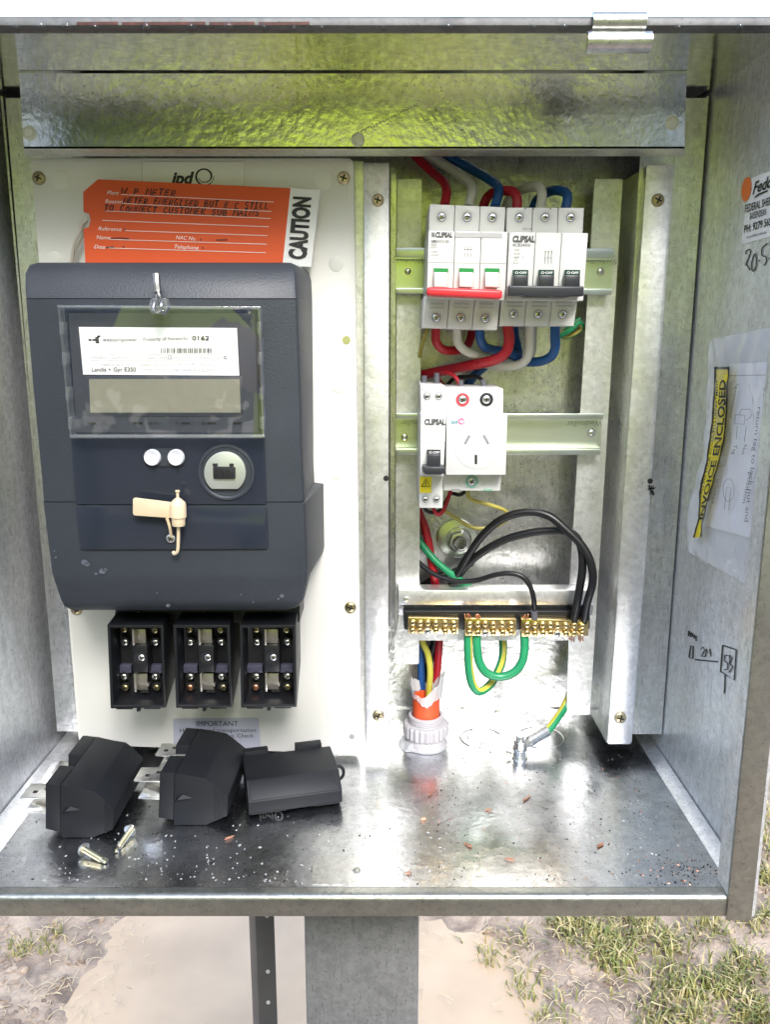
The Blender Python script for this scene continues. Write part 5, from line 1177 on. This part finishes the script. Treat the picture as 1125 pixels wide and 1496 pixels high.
# ================================================================== EARTH LUG
pb = PZ(759, 1106, ZF); kl = pxm(759, 1100, pb.y)
t = thing('earth_lug', 'crimped earth lug bolted upright to the tray beside a knockout ring', 'earth lug')
Mb = Matrix.Translation(Vector((pb.x, pb.y, ZF)))
bm = NB(); lathe(bm, [(11.5 * kl, 0), (11.5 * kl, .0012), (0, .0012)], Mb, 24); fixn(bm); obj('washer', bm, M['zinc'], t, bevel=.0002)
bm = NB(); lathe(bm, [(10 * kl, .0013), (10 * kl, .0058), (8.8 * kl, .0064), (0, .0064)], Mb, 6, phase=.3); fixn(bm); obj('nut', bm, M['steel'], t, bevel=.0003)
bm = NB(); lathe(bm, [(10.5 * kl, .0065), (10.5 * kl, .0085), (0, .0085)], Mb, 20); fixn(bm); obj('ring_tongue', bm, M['steel'], t, bevel=.0003)
bm = NB(); lathe(bm, [(9.5 * kl, .0086), (9.5 * kl, .0128), (8 * kl, .0134), (0, .0134)], Mb, 6, phase=.1); fixn(bm); obj('nut', bm, M['steel'], t, bevel=.0003)
bm = NB(); lathe(bm, [(5.8 * kl, .0130), (5.8 * kl, .0165), (5 * kl, .0172), (0, .0172)], Mb, 16); fixn(bm); obj('stud', bm, M['steel'], t)
bm = NB(); e0 = Vector((pb.x + .001, pb.y + .001, ZF + .008)); e1 = PY(799, 1068, .5575); dd = (e1 - e0); P_ = [e0, e0 + dd * .25]
tube3(bm, [e0, e0 + dd * .12, e0 + dd * .3], [5.0 * kl, 6.8 * kl], 10, n=3); 
for k in range(5): 
    a0 = .30 + k * .145; tube3(bm, [e0 + dd * a0, e0 + dd * (a0 + .07), e0 + dd * (a0 + .14)], [7.6 * kl, 7.6 * kl], 12, n=1); tube3(bm, [e0 + dd * (a0 + .13), e0 + dd * (a0 + .155)], 6.2 * kl, 12, n=1)
obj('crimp_barrel', bm, M['steel'], t, angle=25)
bm = NB(); lathe(bm, [(2.6 * kl, 0), (2.6 * kl, .004), (0, .0045)], Matrix.Translation(Vector((pb.x - 12 * kl, pb.y - .001, ZF + .003))) @ Matrix.Rotation(-1.2, 4, 'Y'), 8); fixn(bm); obj('locking_tab', bm, M['zinc'], t)

# ================================================================== WALL BOLT WITH WASHER
t = thing('wall_bolt', 'hex nut and large round washer on the back wall behind the black cables', 'bolt')
obj('washer', cylY(667, 787, YB - .0025, YB - .0003, 29, seg=36), M['din'], t, bevel=.0004)
p = PY(670, 788, YB - .0026); kb = pxm(670, 788, YB); bm = NB(); lathe(bm, [(19 * kb, 0), (19 * kb, .0008), (0, .0008)], faceM(p), 24); fixn(bm); obj('spring_washer', bm, M['steel'], t)
bm = NB(); lathe(bm, [(16.5 * kb, .0009), (16.5 * kb, .0075), (14.5 * kb, .0085), (0, .0085)], faceM(p, .25), 6); fixn(bm); obj('nut', bm, M['zinc'], t, bevel=.0005)
prof = [(9.5 * kb, .0080)]
for k in range(4): prof += [(8.6 * kb, .0086 + k * .0011), (9.5 * kb, .0091 + k * .0011)]
prof += [(8.2 * kb, .0132), (0, .0132)]; bm = NB(); lathe(bm, prof, faceM(p), 18); fixn(bm); obj('stud', bm, M['steel'], t, angle=25)

# ================================================================== DOCUMENT POUCH ON THE RIGHT WALL
t = thing('document_pouch', 'crumpled clear plastic document pouch with a yellow band taped to the right wall', 'document pouch')
edge = [(494, 1040), (530, 1037), (565, 1035), (620, 1034), (668, 1031), (682, 1025), (720, 1015), (745, 1009), (790, 1006), (806, 1009), (822, 1035)]
def lerp_tab(tab, v):
    if v <= tab[0][0]: return tab[0][1]
    for (a, x), (b2, y) in zip(tab, tab[1:]):
        if v <= b2: return x + (y - x) * (v - a) / (b2 - a)
    return tab[-1][1]
right = [(494, 1150), (640, 1142), (800, 1114), (870, 1100)]
def pouchf(base):
    def f_(u, v):
        p = PX(u, v, XR - base); am = .30 if base > .0065 else .12 if base == .0032 else min(1, max(.15, (base - .001) / .0014)); p.x -= .0004 + am * (.0017 * (1 + noise.noise(Vector((p.y * 45, p.z * 22, 1)))) + .0021 * noise.noise(Vector((p.y * 120, p.z * 70, 4))) + .0012 * noise.noise(Vector((p.y * 260, p.z * 190, 9)))); return p
    return f_
def sheet(name, lt, rt, v0, v1, base, m, nu=26, nv=64, slope=0, botslope=0, parent=t):
    bm = NB(); g = []
    for j in range(nv + 1):
        row = []
        for i in range(nu + 1):
            s = i / nu; tt = j / nv
            va = v0 + slope * s; vb = v1 + botslope * s; v = va + (vb - va) * tt
            ul = lerp_tab(lt, v0 + (v1 - v0) * tt); ur = lerp_tab(rt, v); row.append(bm.verts.new(pouchf(base)(ul + (ur - ul) * s, v)))
        g.append(row)
    for A_, B_ in zip(g, g[1:]):
        for i in range(nu): bm.faces.new((B_[i], B_[i + 1], A_[i + 1], A_[i]))
    bm.normal_update()
    if sum(f_.normal.x for f_ in bm.faces) > 0: bmesh.ops.reverse_faces(bm, faces=bm.faces[:])
    return obj(name, bm, m, parent, angle=80)
PS = sheet('paper', [(532, 1068), (600, 1062), (700, 1045), (767, 1032)], [(500, 1126), (800, 1112)], 532, 768, .0032, M['paper'], slope=-3, botslope=22)
sheet('back_film', edge, right, 497, 817, .00155, M['pouch_back'], slope=-22, botslope=42)
sheet('clear_film', edge, right, 496, 818, .0064, M['pouch'], slope=-22, botslope=42)
band_l = [(536, 1046.5), (576, 1045), (620, 1041), (676, 1033), (720, 1023), (757, 1021), (784, 1014)]
band_r = [(536, 1068), (580, 1066), (632, 1062), (668, 1055), (716, 1041), (765, 1030), (786, 1027)]
YBn = sheet('yellow_band', band_l, band_r, 536, 785, .0076, M['warn'], 8, 80)
for tab, sg in ((band_l, 1), (band_r, -1)):
    sheet('band_edge', [(v, u if sg > 0 else u - 2.4) for v, u in tab], [(v, u + 2.4 if sg > 0 else u) for v, u in tab], 536, 785, .0079, M['print'], 1, 80, parent=YBn)
sheet('band_edge', [(536, 1046.5), (541, 1046)], [(536, 1068), (541, 1068)], 536, 540, .0079, M['print'], 4, 2, parent=YBn)
def along(fr):      # text running up along the yellow band
    def f_(x, y):
        v = 783 - x * 240; ul, ur = lerp_tab(band_l, v), lerp_tab(band_r, v); return pouchf(.0102)(ul + (ur - ul) * y, v)
    return f_
text('INVOICE ENCLOSED', (.10, .82), (.95, .80), .42, along(0), M['print'], YBn, (0, 0, 0), (0, -1), .028)
text('FORWARD TO YOUR ACCOUNTS DEPARTMENT', (.12, .30), (.95, .30), .17, along(0), M['print'], YBn, (0, 0, 0), (0, -1), .01)
pf = lambda u, v: PX(u, v, XR - .0062)
for s, a, b3, h in (('Before inserting key,', (1117.5, 567), (1111, 683), 6), ('return tag to lock nut and', (1108.5, 595), (1089, 762), 6), ('position', (1096, 690), (1086, 735), 6), ('door', (1115, 694), (1109, 718), 6), ('Tag', (1074, 650), (1071, 664), 5), ('Nut', (1088, 650), (1085, 664), 5), ('Tag in locked position', (1077, 560), (1067, 610), 4), ('unlocked', (1049, 700), (1041, 735), 4)):
    text(s, a, b3, h, pf, M['paper_print'], PS, (-.0006, 0, 0), (1, .06), .002)
pol = []
for pts in ([(1076, 606), (1090, 607), (1089, 620), (1075, 619), (1076, 606)], [(1082, 606), (1085, 598), (1098, 598), (1100, 608), (1092, 614)], [(1079, 622), (1077, 642)], [(1092, 624), (1089, 646)], [(1063, 712), (1070, 713), (1066, 745), (1060, 744), (1063, 712)], [(1068, 549), (1125, 548)]): pol += stroke(pts, .7)
pol += ring2(1066, 716, 8, 17, .6, 20)
decal('line_drawing', pol, pf, M['paper_print'], PS, (-.0006, 0, 0))
# ================================================================== SMALL LEFTOVERS ON THE TRAY
rr = random.Random(21)
for u, v, lab, l in ((685, 1234, 'shiny pair of copper offcuts in the middle of the tray', .004), (876, 1234, 'shiny copper offcut lying nearest the right wall of the tray', .004), (768, 1166, 'dark copper offcut lying in front of the earth lug', .005), (713, 1183, 'tiny copper offcut lying left of the dark one in front of the earth lug', .0025),
                     (628, 1161, 'pale copper offcut lying just in front of the gland', .002), (619, 1196, 'small upright copper offcut in front of the gland, nearer the rim', .002), (744, 1255, 'dull copper offcut near the rim, right of the floor patch', .0032), (334, 1223, 'copper offcut lying between the middle and right fuse carriers', .0045), (597, 1275, 'tiny copper offcut near the rim beside the floor patch', .002)):
    l *= .62; p = PZ(u, v, ZF + .0007); a = rr.uniform(-.9, .9); bm = NB()
    for k in range(3):
        d = Vector((math.cos(a + rr.gauss(0, .12)), math.sin(a + rr.gauss(0, .12)), 0)) * l; o_ = p + Vector((rr.gauss(0, .0006), (k - 1) * .0008, rr.uniform(0, .0003))); tube3(bm, [o_ - d, o_ + d], .00034, 6, n=1)
    tag(obj('copper_offcut', bm, M['copper']), lab, 'copper offcut', 'copper offcuts scattered on the tray')
bm = NB()
def chip(u, v, r, mi):
    p = PZ(u, v, ZF + .0001)
    if not (XL + .018 < p.x < XR - .012 and .404 < p.y < .597): return
    r *= .8; a = rr.uniform(0, 3.14); mm_ = Matrix.Translation(p) @ Matrix.Rotation(a, 4, 'Z') @ Matrix.Diagonal((r * rr.uniform(.6, 1.8), r * rr.uniform(.4, 1), r * .45, 1))
    g = bmesh.ops.create_cube(bm, size=1.4, matrix=mm_)
    for f_ in {f_ for vv in g['verts'] for f_ in vv.link_faces}: f_.material_index = mi
for k in range(420): chip(rr.uniform(0, 700), 1295 - abs(rr.gauss(0, 70)), rr.uniform(.0003, .0009), rr.choices([0, 1], [.75, .25])[0])
for k in range(260): chip(rr.gauss(890, 75), rr.gauss(1125, 45), rr.uniform(.0002, .0006), rr.choices([0, 1, 2], [.55, .35, .1])[0])
for k in range(330): chip(rr.uniform(640, 1060), rr.uniform(1120, 1290), rr.uniform(.0003, .0008), rr.choices([0, 1, 2], [.25, .55, .2])[0])
for k in range(150): chip(rr.gauss(1005, 28), rr.gauss(1272, 14), rr.uniform(.0003, .0008), rr.choices([1, 2], [.72, .28])[0])
for k in range(90): chip(rr.gauss(720, 25), rr.gauss(1085, 10), rr.uniform(.0003, .0007), 1)
tag(obj('swarf', bm, [M['chip'], M['dark'], M['copper']], None, smooth=False), kind='stuff')

# ================================================================== UNSEEN TREES ADDED BEHIND THE PERSON (block low sky, darken and green the mirroring zinc)
LM = [mat('leaf_green', (.075, .12, .02), .5, var=.3, vs=3), mat('leaf_olive', (.12, .15, .035), .5, var=.3, vs=3)]
BK = mat('bark', (.09, .07, .055), .8, var=.3, vs=20)
rr = random.Random(77)
NTH = ('first', 'second', 'third', 'fourth', 'fifth', 'sixth', 'seventh', 'eighth', 'ninth', 'tenth', 'eleventh')
for k in range(11):
    tx = -7 + k * 1.4 + rr.uniform(-.3, .3); ty = -5 + rr.uniform(-.6, .6); th = rr.uniform(3.6, 4.8)
    t = thing('added_tree', 'bushy olive green tree added out of view behind the person, ' + NTH[k] + ' of the row', 'tree', 'trees added behind the person')
    bm = NB(); tube3(bm, [(tx, ty, -.1), (tx + .05, ty, th * .3), (tx - .05, ty + .05, th * .75)], [.10, .03], 8, n=3)
    for q in range(6):
        a = rr.uniform(0, 6.28); z = th * rr.uniform(.2, .5); tube3(bm, [(tx, ty, z), (tx + math.cos(a) * .5, ty + math.sin(a) * .5, z + .5), (tx + math.cos(a) * .9, ty + math.sin(a) * .9, z + 1.1)], [.04, .012], 6, n=2)
    obj('trunk', bm, BK, t)
    bm = NB(); cl = [(tx + rr.gauss(0, .55), ty + rr.gauss(0, .5), th * rr.uniform(.18, .92), rr.uniform(.35, .7)) for _ in range(26)]
    for q in range(2200):
        cx, cy, cz, cr = rr.choice(cl); d = Vector((rr.gauss(0, 1), rr.gauss(0, 1), rr.gauss(0, 1))).normalized() * cr * rr.uniform(.5, 1.05)
        c = Vector((cx, cy, cz)) + d; e1 = Vector((rr.gauss(0, 1), rr.gauss(0, 1), rr.gauss(0, 1))).normalized(); e2 = e1.orthogonal().normalized(); w = rr.uniform(.08, .16)
        f_ = bm.faces.new([bm.verts.new(c + v_) for v_ in (-e1 * w, e2 * w * .6, e1 * w, -e2 * w * .6)]); f_.material_index = rr.randrange(2)
    obj('crown', bm, LM, t, smooth=False)

# ================================================================== THE PERSON HOLDING THE PHONE (mirrored in the clear cover and the zinc)
def skin_mesh(name, V_, E_, sub=2):
    me = bpy.data.meshes.new(name); me.from_pydata([v[:3] for v in V_], E_, []); o = bpy.data.objects.new(name, me); COL.objects.link(o)
    mod = o.modifiers.new('s', 'SKIN'); sm = o.modifiers.new('u', 'SUBSURF'); sm.levels = sub; mod.use_smooth_shade = True
    for i, v in enumerate(V_):
        sv = me.skin_vertices[0].data[i]; r = v[3] if isinstance(v[3], tuple) else (v[3], v[3]); sv.radius = r; sv.use_root = (i == 0)
    dg = bpy.context.evaluated_depsgraph_get(); out = bpy.data.meshes.new_from_object(o.evaluated_get(dg), depsgraph=dg)
    bpy.data.objects.remove(o); return out
bx, by = -.03, -.36
V_ = [(0, 0, .93, (.155, .11)), (0, -.01, 1.10, (.175, .125)), (0, -.01, 1.28, (.20, .135)), (0, 0, 1.41, (.13, .10)), (0, .01, 1.50, .056), (0, .03, 1.58, (.072, .085)), (0, .035, 1.66, (.078, .098)), (0, .02, 1.735, (.055, .065))]
E_ = [(i, i + 1) for i in range(7)]
def limb(root, pts):
    i = root
    for p in pts: V_.append(p); E_.append((i, len(V_) - 1)); i = len(V_) - 1
    return i
HANDS = []
for sx in (-1, 1):
    limb(2, [(sx * .17, 0, 1.38, .075), (sx * .26, .03, 1.27, .062), (sx * .33, .08, 1.12, .055), (sx * .23, .19, H + .04, .046), (sx * .115 - .015, .29, H - .03, .032), (sx * .085 - .015, .325, H - .045, (.036, .018))])
    HANDS.append(Vector((sx * .085 - .015, .325, H - .045)))
    limb(0, [(sx * .10, 0, .84, .092), (sx * .115, .02, .50, .062), (sx * .12, -.01, .28, .055), (sx * .12, -.03, .09, .045), (sx * .125, .06, .05, .045), (sx * .13, .15, .04, .035)])
body = skin_mesh('person_body', [(x + bx, y + by, z, r) for x, y, z, r in V_], E_)
for m_ in ('vest', 'skin', 'trousers', 'boot', 'trousers'): body.materials.append(M[m_])
for f_ in body.polygons:
    c = f_.center; mi = 0
    if c.z > 1.475 and abs(c.x - bx) < .11: mi = 1
    elif c.z < .90 and c.y < by + .2 and abs(c.x - bx) < .24: mi = 2 if c.z > .13 else 3
    if c.y > by + .275 and c.z > H - .12: mi = 1
    f_.material_index = mi
t = thing('person', 'person in a lime yellow work shirt and navy trousers holding up a phone', 'person')
bo = reg(bpy.data.objects.new('body', body), t)
for i, hp in enumerate(HANDS):      # fingers wrap the phone edges
    sx = -1 if i == 0 else 1; hp = hp + Vector((bx, by, 0))
    for k in range(5):
        z0 = hp.z + (.030 - k * .017 if k < 4 else .01); ln_ = (.030, .034, .032, .026, .028)[k]
        if k < 4: pts = [hp + Vector((-sx * .005, .0, z0 - hp.z)), hp + Vector((-sx * .012, .018, z0 - hp.z + .002)), hp + Vector((-sx * .018, .018 + ln_ * .45, z0 - hp.z)), hp + Vector((-sx * (.020 + ln_ * .35), .016 + ln_ * .5, z0 - hp.z - .002))]
        else: pts = [hp + Vector((-sx * .006, -.01, .015)), hp + Vector((-sx * .018, -.014, .028)), hp + Vector((-sx * .034, -.004, .036))]
        fm = skin_mesh('finger', [(*p, .0088 - .0008 * q) for q, p in enumerate(pts)], [(q, q + 1) for q in range(len(pts) - 1)], 1); fm.materials.append(M['skin']); reg(bpy.data.objects.new('thumb' if k == 4 else 'finger', fm), t)
hc = Vector((bx, by + .035, 1.66))
bm = NB(); bmesh.ops.create_uvsphere(bm, u_segments=20, v_segments=14, radius=1, matrix=Matrix.Translation(hc + Vector((0, -.012, .022))) @ Matrix.Diagonal((.086, .103, .092, 1)))
bmesh.ops.delete(bm, geom=[f_ for f_ in bm.faces if f_.calc_center_median().y > hc.y + .055 and f_.calc_center_median().z < hc.z + .055 or f_.calc_center_median().z < hc.z - .04], context='FACES'); obj('hair', bm, M['hair'], t)
bm = NB(); tube3(bm, [hc + Vector((0, .092, .012)), hc + Vector((0, .112, -.012)), hc + Vector((0, .098, -.022))], [.008, .013], 8); obj('nose', bm, M['skin'], t)
for sx in (-1, 1):
    bm = NB(); bmesh.ops.create_uvsphere(bm, u_segments=10, v_segments=8, radius=.0115, matrix=Matrix.Translation(hc + Vector((sx * .031, .088, .012)))); obj('eye', bm, [M['white']], t)
    bm = NB(); bmesh.ops.create_uvsphere(bm, u_segments=10, v_segments=8, radius=1, matrix=Matrix.Translation(hc + Vector((sx * .08, -.005, -.005))) @ Matrix.Diagonal((.010, .020, .032, 1))); obj('ear', bm, M['skin'], t)
bm = NB(); tube3(bm, [hc + Vector((-.024, .088, -.047)), hc + Vector((0, .097, -.048)), hc + Vector((.024, .088, -.047))], .005, 8); obj('mouth', bm, mat('lips', (.38, .15, .12), .5), t)
ph = thing('mobile_phone', 'black mobile phone held upright in both hands of the person', 'phone')
obj('phone_body', box((bx - .050, -.020, H - .115), (bx + .024, -.012, H + .03)), M['phone'], ph, bevel=.002)

# ================================================================== place every object about its own origin
kids = {}
for o in ORDER: kids.setdefault(PAR[o], []).append(o)
def bounds(o):
    pts = []
    if o.type == 'MESH':
        if o in WM: pts.append(WM[o].translation.copy())
        else:
            vs = o.data.vertices
            if len(vs):
                xs = [0.0] * (len(vs) * 3); vs.foreach_get('co', xs)
                pts.append(Vector((min(xs[0::3]), min(xs[1::3]), min(xs[2::3])))); pts.append(Vector((max(xs[0::3]), max(xs[1::3]), max(xs[2::3]))))
    for c in kids.get(o, []): pts += bounds(c)
    return pts
for o in ORDER:
    if o in WM: continue
    ps = bounds(o)
    if not ps: WM[o] = Matrix(); continue
    lo = Vector([min(p[i] for p in ps) for i in range(3)]); hi = Vector([max(p[i] for p in ps) for i in range(3)])
    org = Vector(((lo.x + hi.x) / 2, (lo.y + hi.y) / 2, lo.z if o.type == 'EMPTY' else (lo.z + hi.z) / 2))
    WM['pending'] = None
    WM[o] = Matrix.Translation(org)
    o['_o'] = 1
for o in ORDER:
    if o.type == 'MESH' and '_o' in o and o.get('kind') != 'structure': o.data.transform(WM[o].inverted())
    elif o.type == 'MESH' and '_o' in o: WM[o] = Matrix()
for o in ORDER:
    p = PAR[o]
    if p is not None: o.parent = p; o.matrix_basis = WM[p].inverted() @ WM[o]
    else: o.matrix_basis = WM[o]
    if '_o' in o: del o['_o']
